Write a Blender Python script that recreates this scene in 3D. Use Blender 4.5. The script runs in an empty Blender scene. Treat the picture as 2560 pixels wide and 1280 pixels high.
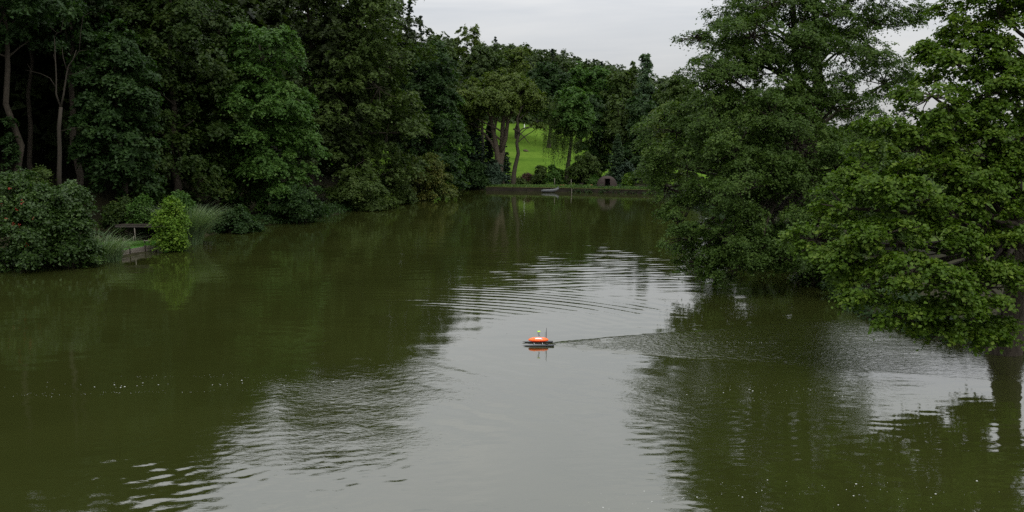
import bpy, math, random
import numpy as np
from mathutils import Vector

# ------------------------------------------------------------------ camera, world, sun, exposure
SC = bpy.context.scene
COL = SC.collection
F = 2490.0                      # focal length in photo pixels (2560 wide)
H = 9.4                         # camera height above the water
PITCH = math.atan((640 - 325) / F)
cam = bpy.data.cameras.new('camera')
cam.sensor_width = 36.0
cam.lens = 36.0 * F / 2560.0
cam.clip_start = 0.2
cam.clip_end = 6000
camo = bpy.data.objects.new('camera', cam)
COL.objects.link(camo)
camo.location = (0, 0, H)
camo.rotation_euler = (math.pi / 2 - PITCH, 0, 0)
SC.camera = camo

SUN_EL, SUN_AZ = math.radians(52), math.radians(150)     # azimuth clockwise from +Y
w = bpy.data.worlds.new('World')
SC.world = w
w.use_nodes = True
nt = w.node_tree
nt.nodes.clear()
N = nt.nodes.new
out = N('ShaderNodeOutputWorld')
bg = N('ShaderNodeBackground'); bg.inputs['Strength'].default_value = 0.1
sky = N('ShaderNodeTexSky'); sky.sky_type = 'NISHITA'; sky.sun_disc = False
sky.sun_elevation = SUN_EL; sky.sun_rotation = SUN_AZ
tc = N('ShaderNodeTexCoord')
sep = N('ShaderNodeSeparateXYZ')
nt.links.new(tc.outputs['Generated'], sep.inputs[0])
# overcast luminance: horizon -> zenith (CIE overcast sky)
mr = N('ShaderNodeMapRange'); mr.inputs['From Min'].default_value = 0.0; mr.inputs['From Max'].default_value = 1.0
mr.inputs['To Min'].default_value = 4.2; mr.inputs['To Max'].default_value = 19.5
pw = N('ShaderNodeMath'); pw.operation = 'POWER'; pw.use_clamp = True; pw.inputs[1].default_value = 0.66
zc = N('ShaderNodeMath'); zc.operation = 'MAXIMUM'; zc.inputs[1].default_value = 0.0
nt.links.new(sep.outputs['Z'], zc.inputs[0]); nt.links.new(zc.outputs[0], pw.inputs[0])
nt.links.new(pw.outputs[0], mr.inputs['Value'])
mp = N('ShaderNodeMapping'); mp.inputs['Scale'].default_value = (1.6, 1.6, 13.0)
mp.inputs['Rotation'].default_value = (0.0, math.radians(4), 0.0)
nt.links.new(tc.outputs['Generated'], mp.inputs['Vector'])
cn = N('ShaderNodeTexNoise'); cn.inputs['Scale'].default_value = 2.2; cn.inputs['Detail'].default_value = 6
cn.inputs['Roughness'].default_value = 0.55; cn.inputs['Distortion'].default_value = 0.4
nt.links.new(mp.outputs[0], cn.inputs['Vector'])
cm = N('ShaderNodeMapRange'); cm.inputs['From Min'].default_value = 0.3; cm.inputs['From Max'].default_value = 0.7
cm.inputs['To Min'].default_value = 0.89; cm.inputs['To Max'].default_value = 1.09
nt.links.new(cn.outputs['Fac'], cm.inputs['Value'])
mul = N('ShaderNodeMath'); mul.operation = 'MULTIPLY'
nt.links.new(mr.outputs[0], mul.inputs[0]); nt.links.new(cm.outputs[0], mul.inputs[1])
cr = N('ShaderNodeValToRGB')
cr.color_ramp.elements[0].position = 0.35; cr.color_ramp.elements[0].color = (0.955, 0.985, 1.03, 1)
cr.color_ramp.elements[1].position = 0.65; cr.color_ramp.elements[1].color = (1.0, 1.0, 1.0, 1)
nt.links.new(cn.outputs['Fac'], cr.inputs[0])
vm = N('ShaderNodeVectorMath'); vm.operation = 'SCALE'
nt.links.new(cr.outputs[0], vm.inputs[0]); nt.links.new(mul.outputs[0], vm.inputs['Scale'])
mx = N('ShaderNodeMix'); mx.data_type = 'RGBA'; mx.inputs['Factor'].default_value = 0.93
nt.links.new(sky.outputs[0], mx.inputs['A']); nt.links.new(vm.outputs[0], mx.inputs['B'])
nt.links.new(mx.outputs['Result'], bg.inputs['Color'])
nt.links.new(bg.outputs[0], out.inputs['Surface'])

sun = bpy.data.lights.new('sun', 'SUN')
sun.energy = 1.0
sun.angle = math.radians(35)
sun.color = (1.0, 0.95, 0.87)
suno = bpy.data.objects.new('sun', sun)
COL.objects.link(suno)
sd = Vector((math.sin(SUN_AZ) * math.cos(SUN_EL), math.cos(SUN_AZ) * math.cos(SUN_EL), math.sin(SUN_EL)))
suno.rotation_euler = sd.to_track_quat('Z', 'Y').to_euler()
suno.location = (0, 0, 60)

SC.view_settings.view_transform = 'Standard'
SC.view_settings.look = 'None'
SC.view_settings.exposure = 0.0
SC.view_settings.gamma = 1.0
SC.render.engine = 'CYCLES'
SC.cycles.max_bounces = 6
SC.cycles.diffuse_bounces = 3
SC.cycles.glossy_bounces = 3
SC.cycles.transmission_bounces = 3
SC.cycles.transparent_max_bounces = 4
SC.cycles.use_denoising = False
SC.cycles.use_adaptive_sampling = False

# ------------------------------------------------------------------ helpers
CP, SP = math.cos(PITCH), math.sin(PITCH)

def ray(px, py):
    u = (px - 1280) / F
    v = -(py - 640) / F
    return (u, CP + v * SP, -SP + v * CP)

def at(px, py, Y):
    """the world point at photo pixel (px, py) standing Y metres ahead"""
    r = ray(px, py)
    t = Y / r[1]
    return (r[0] * t, Y, H + r[2] * t)

def on(px, py, z=0.0):
    r = ray(px, py)
    t = (z - H) / r[2]
    return (r[0] * t, r[1] * t, z)

def xat(px, Y):
    return at(px, 325, Y)[0]

def zat(py, Y):
    return at(1280, py, Y)[2]

def newobj(name, mesh, mat=None, parent=None, smooth=False):
    o = bpy.data.objects.new(name, mesh)
    COL.objects.link(o)
    if mat is not None:
        mesh.materials.append(mat)
    if parent is not None:
        o.parent = parent
    if smooth:
        mesh.polygons.foreach_set('use_smooth', np.ones(len(mesh.polygons), dtype=bool))
    return o

def tag(o, label=None, cat=None, group=None, kind=None):
    if label: o['label'] = label
    if cat: o['category'] = cat
    if group: o['group'] = group
    if kind: o['kind'] = kind
    return o

def empty(name, loc=(0, 0, 0)):
    o = bpy.data.objects.new(name, None)
    o.empty_display_size = 0.3
    COL.objects.link(o)
    o.location = loc
    return o

class MB:
    """collects tubes, boxes and free polygons into one mesh"""
    def __init__(s):
        s.v = []; s.f = []
    def poly(s, vs, fs):
        b = len(s.v)
        s.v += [tuple(p) for p in vs]
        s.f += [tuple(b + i for i in q) for q in fs]
        return s
    def box(s, c, d, rz=0.0, bev=0.0):
        cx, cy, cz = c; a, b, h = d[0] / 2, d[1] / 2, d[2] / 2
        cs, sn = math.cos(rz), math.sin(rz)
        if bev <= 0:
            pts = [(x, y, z) for z in (-h, h) for x, y in ((-a, -b), (a, -b), (a, b), (-a, b))]
            fs = [(3, 2, 1, 0), (4, 5, 6, 7)] + [(i, (i + 1) % 4, 4 + (i + 1) % 4, 4 + i) for i in range(4)]
        else:
            e = bev
            ring = [(-a + e, -b), (a - e, -b), (a, -b + e), (a, b - e), (a - e, b), (-a + e, b), (-a, b - e), (-a, -b + e)]
            pts = [(x, y, -h) for x, y in ring] + [(x, y, h - e) for x, y in ring] + [(x * (1 - e / a), y * (1 - e / b), h) for x, y in ring]
            fs = [tuple(range(7, -1, -1)), tuple(range(16, 24))]
            for k in (0, 8):
                fs += [(k + i, k + (i + 1) % 8, k + 8 + (i + 1) % 8, k + 8 + i) for i in range(8)]
        return s.poly([(cx + x * cs - y * sn, cy + x * sn + y * cs, cz + z) for x, y, z in pts], fs)
    def tube(s, pts, rad, n=6, cap=True):
        pts = [Vector(p) for p in pts]
        if not hasattr(rad, '__len__'):
            rad = [rad] * len(pts)
        b = len(s.v)
        u = None
        for i, p in enumerate(pts):
            t = (pts[min(i + 1, len(pts) - 1)] - pts[max(i - 1, 0)])
            if t.length < 1e-9: t = Vector((0, 0, 1))
            t.normalize()
            if u is None:
                u = t.cross(Vector((0.31, 0.95, 0.05)))
                if u.length < 1e-3: u = t.cross(Vector((1, 0, 0)))
            u = (u - t * u.dot(t)).normalized()
            q = t.cross(u)
            for k in range(n):
                a = 2 * math.pi * k / n
                s.v.append(tuple(p + (u * math.cos(a) + q * math.sin(a)) * rad[i]))
        for i in range(len(pts) - 1):
            for k in range(n):
                s.f.append((b + i * n + k, b + i * n + (k + 1) % n, b + (i + 1) * n + (k + 1) % n, b + (i + 1) * n + k))
        if cap:
            s.f.append(tuple(b + k for k in range(n - 1, -1, -1)))
            e = b + (len(pts) - 1) * n
            s.f.append(tuple(e + k for k in range(n)))
        return s
    def build(s, name, mat, parent=None, smooth=False):
        m = bpy.data.meshes.new(name)
        m.from_pydata(s.v, [], s.f)
        m.update()
        return newobj(name, m, mat, parent, smooth)

# ------------------------------------------------------------------ materials
def mat_base(name):
    m = bpy.data.materials.new(name)
    m.use_nodes = True
    t = m.node_tree
    t.nodes.clear()
    o = t.nodes.new('ShaderNodeOutputMaterial')
    return m, t, o

def leaf_mat(name, dark, mid, light, rough=0.5, spec=0.35, trans=0.28):
    m, t, o = mat_base(name)
    a = t.nodes.new('ShaderNodeAttribute'); a.attribute_name = 'tint'
    r = t.nodes.new('ShaderNodeValToRGB')
    e = r.color_ramp.elements
    e[0].position = 0.0; e[0].color = (*dark, 1)
    e[1].position = 1.0; e[1].color = (*light, 1)
    x = e.new(0.55); x.color = (*mid, 1)
    t.links.new(a.outputs['Fac'], r.inputs[0])
    p = t.nodes.new('ShaderNodeBsdfPrincipled')
    p.inputs['Roughness'].default_value = rough
    p.inputs['Specular IOR Level'].default_value = spec
    t.links.new(r.outputs[0], p.inputs['Base Color'])
    tr = t.nodes.new('ShaderNodeBsdfTranslucent')
    g = t.nodes.new('ShaderNodeMix'); g.data_type = 'RGBA'; g.blend_type = 'MULTIPLY'
    g.inputs['Factor'].default_value = 1.0
    g.inputs['B'].default_value = (1.3, 1.5, 0.5, 1)
    t.links.new(r.outputs[0], g.inputs['A'])
    t.links.new(g.outputs['Result'], tr.inputs['Color'])
    mx = t.nodes.new('ShaderNodeMixShader'); mx.inputs[0].default_value = trans
    t.links.new(p.outputs[0], mx.inputs[1]); t.links.new(tr.outputs[0], mx.inputs[2])
    t.links.new(mx.outputs[0], o.inputs['Surface'])
    return m

def noise_mat(name, c1, c2, scale=3.0, rough=0.8, spec=0.3, bump=0.0, detail=5, stretch=(1, 1, 1), c3=None, bscale=None):
    m, t, o = mat_base(name)
    tc = t.nodes.new('ShaderNodeTexCoord')
    mp = t.nodes.new('ShaderNodeMapping'); mp.inputs['Scale'].default_value = stretch
    t.links.new(tc.outputs['Object'], mp.inputs['Vector'])
    n = t.nodes.new('ShaderNodeTexNoise'); n.inputs['Scale'].default_value = scale; n.inputs['Detail'].default_value = detail
    n.inputs['Roughness'].default_value = 0.65
    t.links.new(mp.outputs[0], n.inputs['Vector'])
    r = t.nodes.new('ShaderNodeValToRGB')
    e = r.color_ramp.elements
    e[0].position = 0.3; e[0].color = (*c1, 1)
    e[1].position = 0.72; e[1].color = (*c2, 1)
    if c3:
        x = e.new(0.5); x.color = (*c3, 1)
    t.links.new(n.outputs['Fac'], r.inputs[0])
    p = t.nodes.new('ShaderNodeBsdfPrincipled')
    p.inputs['Roughness'].default_value = rough
    p.inputs['Specular IOR Level'].default_value = spec
    t.links.new(r.outputs[0], p.inputs['Base Color'])
    if bump > 0:
        b = t.nodes.new('ShaderNodeBump'); b.inputs['Strength'].default_value = 1.0; b.inputs['Distance'].default_value = bump
        n2 = t.nodes.new('ShaderNodeTexNoise'); n2.inputs['Scale'].default_value = bscale or scale * 2.5; n2.inputs['Detail'].default_value = 4
        t.links.new(mp.outputs[0], n2.inputs['Vector'])
        t.links.new(n2.outputs['Fac'], b.inputs['Height'])
        t.links.new(b.outputs[0], p.inputs['Normal'])
    t.links.new(p.outputs[0], o.inputs['Surface'])
    return m

def plain(name, c, rough=0.5, spec=0.5, metal=0.0, var=0.12, scale=12.0):
    m = noise_mat(name, tuple(x * (1 - var) for x in c), tuple(min(1, x * (1 + var)) for x in c), scale, rough, spec)
    for n in m.node_tree.nodes:
        if n.type == 'BSDF_PRINCIPLED': n.inputs['Metallic'].default_value = metal
    return m

M = {}
M['lf_alder'] = leaf_mat('alder leaves', (0.0313, 0.0626, 0.0092), (0.0497, 0.0920, 0.0138), (0.0846, 0.1334, 0.0221), 0.58, 0.2)
M['lf_oak'] = leaf_mat('oak leaves', (0.0378, 0.0792, 0.0054), (0.0636, 0.1170, 0.0090), (0.1204, 0.1755, 0.0180), 0.58, 0.2)
M['lf_bright'] = leaf_mat('bright leaves', (0.0313, 0.0754, 0.0120), (0.0497, 0.1104, 0.0175), (0.0810, 0.1472, 0.0258), 0.58, 0.2)
M['lf_maple'] = leaf_mat('maple leaves', (0.0140, 0.0340, 0.0080), (0.0240, 0.0540, 0.0120), (0.0460, 0.0880, 0.0200), 0.58, 0.2)
M['lf_beech'] = leaf_mat('beech leaves', (0.0173, 0.0360, 0.0054), (0.0266, 0.0516, 0.0070), (0.0532, 0.0782, 0.0125), 0.58, 0.2)
M['lf_dark'] = leaf_mat('dark leaves', (0.0213, 0.0341, 0.0086), (0.0307, 0.0481, 0.0121), (0.0439, 0.0637, 0.0158), 0.58, 0.2)
M['lf_grey'] = leaf_mat('grey green leaves', (0.0350, 0.0600, 0.0120), (0.0524, 0.0860, 0.0170), (0.0828, 0.1200, 0.0260), 0.58, 0.2)
M['lf_yellow'] = leaf_mat('yellowing leaves', (0.0500, 0.0740, 0.0140), (0.0750, 0.1000, 0.0200), (0.1600, 0.1400, 0.0260), 0.58, 0.2)
M['lf_centre'] = leaf_mat('far oak leaves', (0.0460, 0.0740, 0.0120), (0.0720, 0.1080, 0.0170), (0.1150, 0.1500, 0.0260), 0.58, 0.2)
M['lf_far'] = leaf_mat('far wood leaves', (0.0300, 0.0520, 0.0150), (0.0460, 0.0750, 0.0210), (0.0720, 0.1030, 0.0300), 0.58, 0.2)
M['lf_spruce'] = leaf_mat('spruce needles', (.018, .038, .02), (.028, .055, .028), (.045, .08, .04), 0.6, 0.3, 0.08)
M['lf_silver'] = leaf_mat('silver green leaves', (0.0450, 0.0850, 0.0420), (0.0660, 0.1100, 0.0550), (0.1050, 0.1500, 0.0750), 0.58, 0.2)
M['lf_shrub'] = leaf_mat('light shrub leaves', (0.0500, 0.1100, 0.0100), (0.0880, 0.1650, 0.0140), (0.1650, 0.2500, 0.0280), 0.58, 0.2)
M['lf_reed'] = leaf_mat('reed blades', (0.0750, 0.1250, 0.0500), (0.1050, 0.1650, 0.0700), (0.1700, 0.2200, 0.1000), 0.5, 0.4, 0.2)
M['lf_berry'] = leaf_mat('berry shrub leaves', (0.0187, 0.0425, 0.0076), (0.0340, 0.0697, 0.0119), (0.0723, 0.1275, 0.0221), 0.5, 0.3)
M['lf_red'] = leaf_mat('red brown leaves', (.05, .028, .018), (.07, .035, .022), (.09, .06, .03), 0.6, 0.3)
M['lf_grass'] = leaf_mat('grass blades', (.04, .12, .012), (.06, .17, .018), (.1, .21, .03), 0.55, 0.3, 0.2)
M['lf_bank'] = leaf_mat('bank grass', (.05, .11, .018), (.075, .15, .025), (.13, .19, .04), 0.55, 0.3, 0.2)
M['berry'] = plain('red berries', (.32, .02, .012), 0.35)
M['bark'] = noise_mat('bark', (.022, .018, .013), (.075, .062, .046), 5.0, 0.9, 0.2, 0.02, stretch=(3, 3, .7))
M['bark_dead'] = noise_mat('dead bark', (.022, .019, .014), (.055, .046, .034), 5.0, 0.9, 0.2, 0.02, stretch=(3, 3, .7))
M['bark_light'] = noise_mat('pale bark', (.06, .048, .034), (.15, .122, .088), 5.0, 0.9, 0.2, 0.02, stretch=(3, 3, .7))
M['bark_mid'] = noise_mat('mid bark', (.03, .026, .018), (.07, .06, .042), 5.0, 0.9, 0.2, 0.02, stretch=(3, 3, .7))
M['soil'] = noise_mat('forest floor', (.016, .014, .008), (.04, .04, .018), 0.7, 0.95, 0.1, 0.05, detail=8)
def meadow_mat():
    m, t, o = mat_base('meadow grass')
    tc = t.nodes.new('ShaderNodeTexCoord')
    def nz(sc, det, st=(1, 1, 1)):
        mp = t.nodes.new('ShaderNodeMapping'); mp.inputs['Scale'].default_value = st
        t.links.new(tc.outputs['Object'], mp.inputs['Vector'])
        n = t.nodes.new('ShaderNodeTexNoise'); n.inputs['Scale'].default_value = sc; n.inputs['Detail'].default_value = det
        n.inputs['Roughness'].default_value = .7
        t.links.new(mp.outputs[0], n.inputs['Vector']); return n
    a = nz(.045, 5, (1, 2.2, 1)); b = nz(.6, 6, (1, .45, 1))
    ad = t.nodes.new('ShaderNodeMath'); ad.operation = 'MULTIPLY_ADD'; ad.inputs[1].default_value = .55
    t.links.new(b.outputs['Fac'], ad.inputs[0]); t.links.new(a.outputs['Fac'], ad.inputs[2])
    r = t.nodes.new('ShaderNodeValToRGB'); e = r.color_ramp.elements
    e[0].position = .52; e[0].color = (.046, .092, .014, 1); e[1].position = 1.0; e[1].color = (.118, .19, .028, 1)
    x = e.new(.76); x.color = (.08, .148, .019, 1)
    t.links.new(ad.outputs[0], r.inputs[0])
    p = t.nodes.new('ShaderNodeBsdfPrincipled'); p.inputs['Roughness'].default_value = .95; p.inputs['Specular IOR Level'].default_value = 0.0
    t.links.new(r.outputs[0], p.inputs['Base Color'])
    bm = t.nodes.new('ShaderNodeBump'); bm.inputs['Distance'].default_value = .12
    t.links.new(b.outputs['Fac'], bm.inputs['Height']); t.links.new(bm.outputs[0], p.inputs['Normal'])
    t.links.new(p.outputs[0], o.inputs['Surface']); return m
M['meadow'] = meadow_mat()
M['field'] = noise_mat('field grass', (.045, .075, .018), (.075, .11, .028), 0.08, 0.95, 0.0, 0.03, detail=9, bscale=2.0)
M['lawn'] = noise_mat('lawn', (.03, .095, .012), (.05, .14, .02), 1.5, 0.9, 0.15, 0.02)
M['wood_dark'] = noise_mat('dark wood', (.018, .015, .012), (.045, .036, .027), 4, 0.85, 0.2, 0.004, stretch=(.4, 3, 3))
M['wood_grey'] = noise_mat('weathered wood', (.11, .095, .08), (.21, .185, .155), 4, 0.85, 0.2, 0.004, stretch=(.5, 3, 3))
M['wood_fascia'] = noise_mat('fascia wood', (.04, .035, .03), (.075, .066, .056), 4, 0.85, 0.2, 0.004, stretch=(.5, 3, 3))
M['wood_post'] = noise_mat('pale post wood', (.12, .11, .09), (.22, .2, .165), 6, 0.85, 0.2, 0.003, stretch=(3, 3, .4))
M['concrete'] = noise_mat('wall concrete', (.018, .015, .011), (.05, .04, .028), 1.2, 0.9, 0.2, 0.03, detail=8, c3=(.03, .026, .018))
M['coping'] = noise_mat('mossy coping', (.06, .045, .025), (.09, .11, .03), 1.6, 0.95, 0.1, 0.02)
M['tent'] = noise_mat('brown tent cloth', (.036, .026, .022), (.058, .043, .036), 1.3, 0.8, 0.25, 0.02)
M['tent_dark'] = plain('tent trim', (.035, .027, .023), 0.8)
M['tent_sheet'] = plain('tent ground sheet', (.012, .012, .013), 0.8)
M['boat_grey'] = noise_mat('dinghy rubber', (.06, .064, .066), (.11, .115, .118), 3, 0.5, 0.4)
M['boat_dark'] = plain('dinghy dark trim', (.03, .032, .035), 0.6)
M['orange'] = plain('orange hull paint', (.95, .16, .012), 0.3, 0.5, var=.03)
M['orange_shaded'] = plain('shaded orange hull paint', (.85, .055, .008), 0.32, 0.5, var=.03)  # same orange hull, with the shade of its underside put into the colour
M['pontoon'] = plain('dark grey pontoon', (.035, .038, .046), 0.38, 0.5)
M['black'] = plain('black plastic', (.012, .012, .014), 0.45)
M['alu'] = plain('aluminium', (.45, .45, .46), 0.4, 0.5, 0.7)
M['lime'] = plain('lime antenna', (.5, .85, .06), 0.35, 0.5, var=.03)
M['white'] = plain('white plastic', (.8, .8, .8), 0.4, 0.5, var=.03)
M['blue'] = plain('blue print', (.05, .1, .35), 0.4)
M['foam'] = plain('foam bubbles', (.44, .45, .42), 0.5, 0.5, var=.1)
M['stump'] = plain('orange brown wood', (.24, .1, .035), 0.8)
M['molehill'] = noise_mat('bare earth', (.05, .04, .025), (.1, .08, .05), 3, 0.95, 0.1)

# ------------------------------------------------------------------ water, ground
SHORE = [(-60, 10), (-58, 40), (-46, 58)] + [on(*p)[:2] for p in
         [(0, 668), (150, 660), (268, 651), (290, 646), (405, 622), (450, 612), (505, 590), (640, 566), (760, 550), (840, 536), (950, 506), (1060, 492), (1130, 476), (1180, 474)]] \
      + [on(1222, 477)[:2], on(1420, 480)[:2], on(1650, 486)[:2]] \
      + [(23, 130), (22, 100), (19.4, 72), (18.8, 57), (17.9, 49), (19.0, 44), (21.2, 41.6), (30, 39), (42, 30), (48, 10)]
SH = np.array(SHORE)

def shore_dist(x, y):
    """signed distance to the shoreline, positive on land"""
    p = np.stack([x, y], -1)
    best = np.full(x.shape, 1e9)
    inside = np.zeros(x.shape, bool)
    n = len(SH)
    for i in range(n):
        a, b = SH[i], SH[(i + 1) % n]
        ab = b - a
        t = np.clip(((p - a) @ ab) / (ab @ ab), 0, 1)
        d = np.linalg.norm(p - (a + t[..., None] * ab), axis=-1)
        best = np.minimum(best, d)
        c = ((a[1] > y) != (b[1] > y)) & (x < (b[0] - a[0]) * (y - a[1]) / (b[1] - a[1] + 1e-12) + a[0])
        inside ^= c
    return np.where(inside, -best, best)

def sstep(a, b, x):
    t = np.clip((x - a) / (b - a), 0, 1)
    return t * t * (3 - 2 * t)

def ground_z(x, y):
    x = np.asarray(x, float); y = np.asarray(y, float)
    s = shore_dist(x, y)
    near = np.where(s > 0, 0.45 * sstep(0, 0.8, s), -1.3 * sstep(0, 2.5, -s) - 0.02)
    # wooded slope on the left
    left = np.clip((-x - 12) / 30, 0, 1) * 0.26 * np.clip(s - 6, 0, 120) * sstep(45, 75, y)
    # meadow slope and ridge behind the far bank
    e = np.clip(y - 168, 0, None)
    ridge = np.clip(1.0 - (x + 32) * 0.0062, 0.42, 1.45)
    back = np.where(e < 92, 0.138 * e, 0.138 * 92 + 0.185 * np.clip(e - 92, 0, 100)) * ridge * sstep(95, 55, x * 0.6)
    back = np.where(x > 60, np.minimum(back, 14), back)
    right = 0.042 * np.clip(s - 4, 0, 130) * sstep(14, 30, x) * sstep(175, 120, y)
    far = 0.06 * np.clip(y - 360, 0, 200) * 0.2
    dam = np.clip((12 - y) * 0.62, 0, 7.6) * (s > 0)
    wob = 0.12 * np.sin(x * 0.31 + 1.3) * np.sin(y * 0.27) * np.clip(s - 2, 0, 6) / 6
    return np.where(s > 0, near + np.maximum(np.maximum(left, back), right) + far + dam + wob, near)

def gz(x, y):
    return float(ground_z(np.array([x]), np.array([y]))[0])

def axis(segs):
    o = []
    for a, b, st in segs:
        o.append(np.arange(a, b, st))
    o.append(np.array([segs[-1][1]]))
    return np.concatenate(o)

def grid_mesh(name, xs, ys, zf, keep=None):
    X, Y = np.meshgrid(xs, ys)
    Z = zf(X, Y)
    nx, ny = len(xs), len(ys)
    v = np.stack([X, Y, Z], -1).reshape(-1, 3)
    i = np.arange(nx - 1)[None, :] + nx * np.arange(ny - 1)[:, None]
    q = np.stack([i, i + 1, i + 1 + nx, i + nx], -1).reshape(-1, 4)
    if keep is not None:
        c = v[q].mean(1)
        q = q[keep(c)]
        used = np.unique(q)
        rm = np.full(len(v), -1); rm[used] = np.arange(len(used))
        v = v[used]; q = rm[q]
    m = bpy.data.meshes.new(name)
    m.vertices.add(len(v)); m.vertices.foreach_set('co', v.astype(np.float32).ravel())
    m.loops.add(len(q) * 4); m.loops.foreach_set('vertex_index', q.astype(np.int32).ravel())
    m.polygons.add(len(q)); m.polygons.foreach_set('loop_start', np.arange(0, len(q) * 4, 4, dtype=np.int32))
    m.polygons.foreach_set('use_smooth', np.ones(len(q), bool))
    m.update(calc_edges=True)
    return m

gxs = axis([(-1500, -300, 150), (-300, -100, 20), (-100, -64, 4), (-64, 60, 1.5), (60, 140, 5), (140, 300, 20), (300, 1500, 150)])
gys = axis([(-300, -20, 40), (-20, 10, 3), (10, 172, 1.5), (172, 300, 5), (300, 480, 15), (480, 1500, 120)])

def is_meadow(c):
    x, y = c[:, 0], c[:, 1]
    s = shore_dist(x, y)
    back = (y > 166) & (y < 268) & (x > -34) & (x < 60)
    right = (x > 34 - 0.04 * y) & (y > 20) & (s > 9) & (y < 420)
    return back
def is_field(c):
    x, y = c[:, 0], c[:, 1]
    return (x > 34 - 0.04 * y) & (y > 20) & (shore_dist(x, y) > 9) & (y < 420) & ~is_meadow(c)
tag(newobj('meadow', grid_mesh('meadow', gxs, gys, ground_z, is_meadow), M['meadow']), kind='structure')
tag(newobj('ground', grid_mesh('ground', gxs, gys, ground_z, lambda c: ~(is_meadow(c) | is_field(c))), M['soil']), kind='structure')
tag(newobj('field', grid_mesh('field', gxs, gys, ground_z, is_field), M['field']), kind='structure')

# ---- water surface: real wave relief, from the wake and the faint wind ripples
BX, BY = on(1346, 861)[:2]                    # the survey boat
rng = np.random.default_rng(7)

def trains(x, y, n, l0, l1, ang, spread, slope, seed):
    r = np.random.default_rng(seed)
    z = np.zeros_like(x)
    for i in range(n):
        L = l0 * (l1 / l0) ** r.random()
        k = 2 * math.pi / L
        a = ang + r.normal() * spread
        z += slope / k * np.sin(k * (x * math.cos(a) + y * math.sin(a)) + r.random() * 6.28) / math.sqrt(n)
    return z

def patch(x, y, seed, l=9.0, n=7):
    r = np.random.default_rng(seed)
    z = np.zeros_like(x)
    for i in range(n):
        k = 2 * math.pi / (l * (0.6 + r.random())); a = r.random() * 6.28
        z += np.sin(k * (x * math.cos(a) + y * math.sin(a)) + r.random() * 6.28)
    return 0.5 + 0.5 * np.tanh(z * 0.9 / math.sqrt(n) * 2)

def bump2(x, y, cx, cy, rx, ry):
    return np.exp(-(((x - cx) / rx) ** 2 + ((y - cy) / ry) ** 2))

def chop(x, y):
    """where the surface is finely broken: inside the wake and in a few ruffled patches"""
    dx, dy = x - (BX + 0.55), y - BY
    arm = 0.26 + 0.44 * np.clip(dx, 0, None) ** 0.95
    c = sstep(0.2, -0.35, np.abs(dy) - arm) * np.exp(-np.clip(dx, 0, None) / 8.0) * sstep(-0.15, 0.4, dx)
    for px_, py_, rx, ry, a in ((930, 980, 3.0, 3.6, .2), (1640, 1000, 1.6, 4.0, .2), (2000, 930, 4.5, 5.0, .1), (860, 1100, 3.0, 2.0, .14)):
        p = on(px_, py_)
        c = np.maximum(c, a * bump2(x, y, p[0], p[1], rx, ry) * (0.4 + 0.8 * patch(x, y, 51, 3.0)))
    return np.clip(c, 0, 1)

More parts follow.
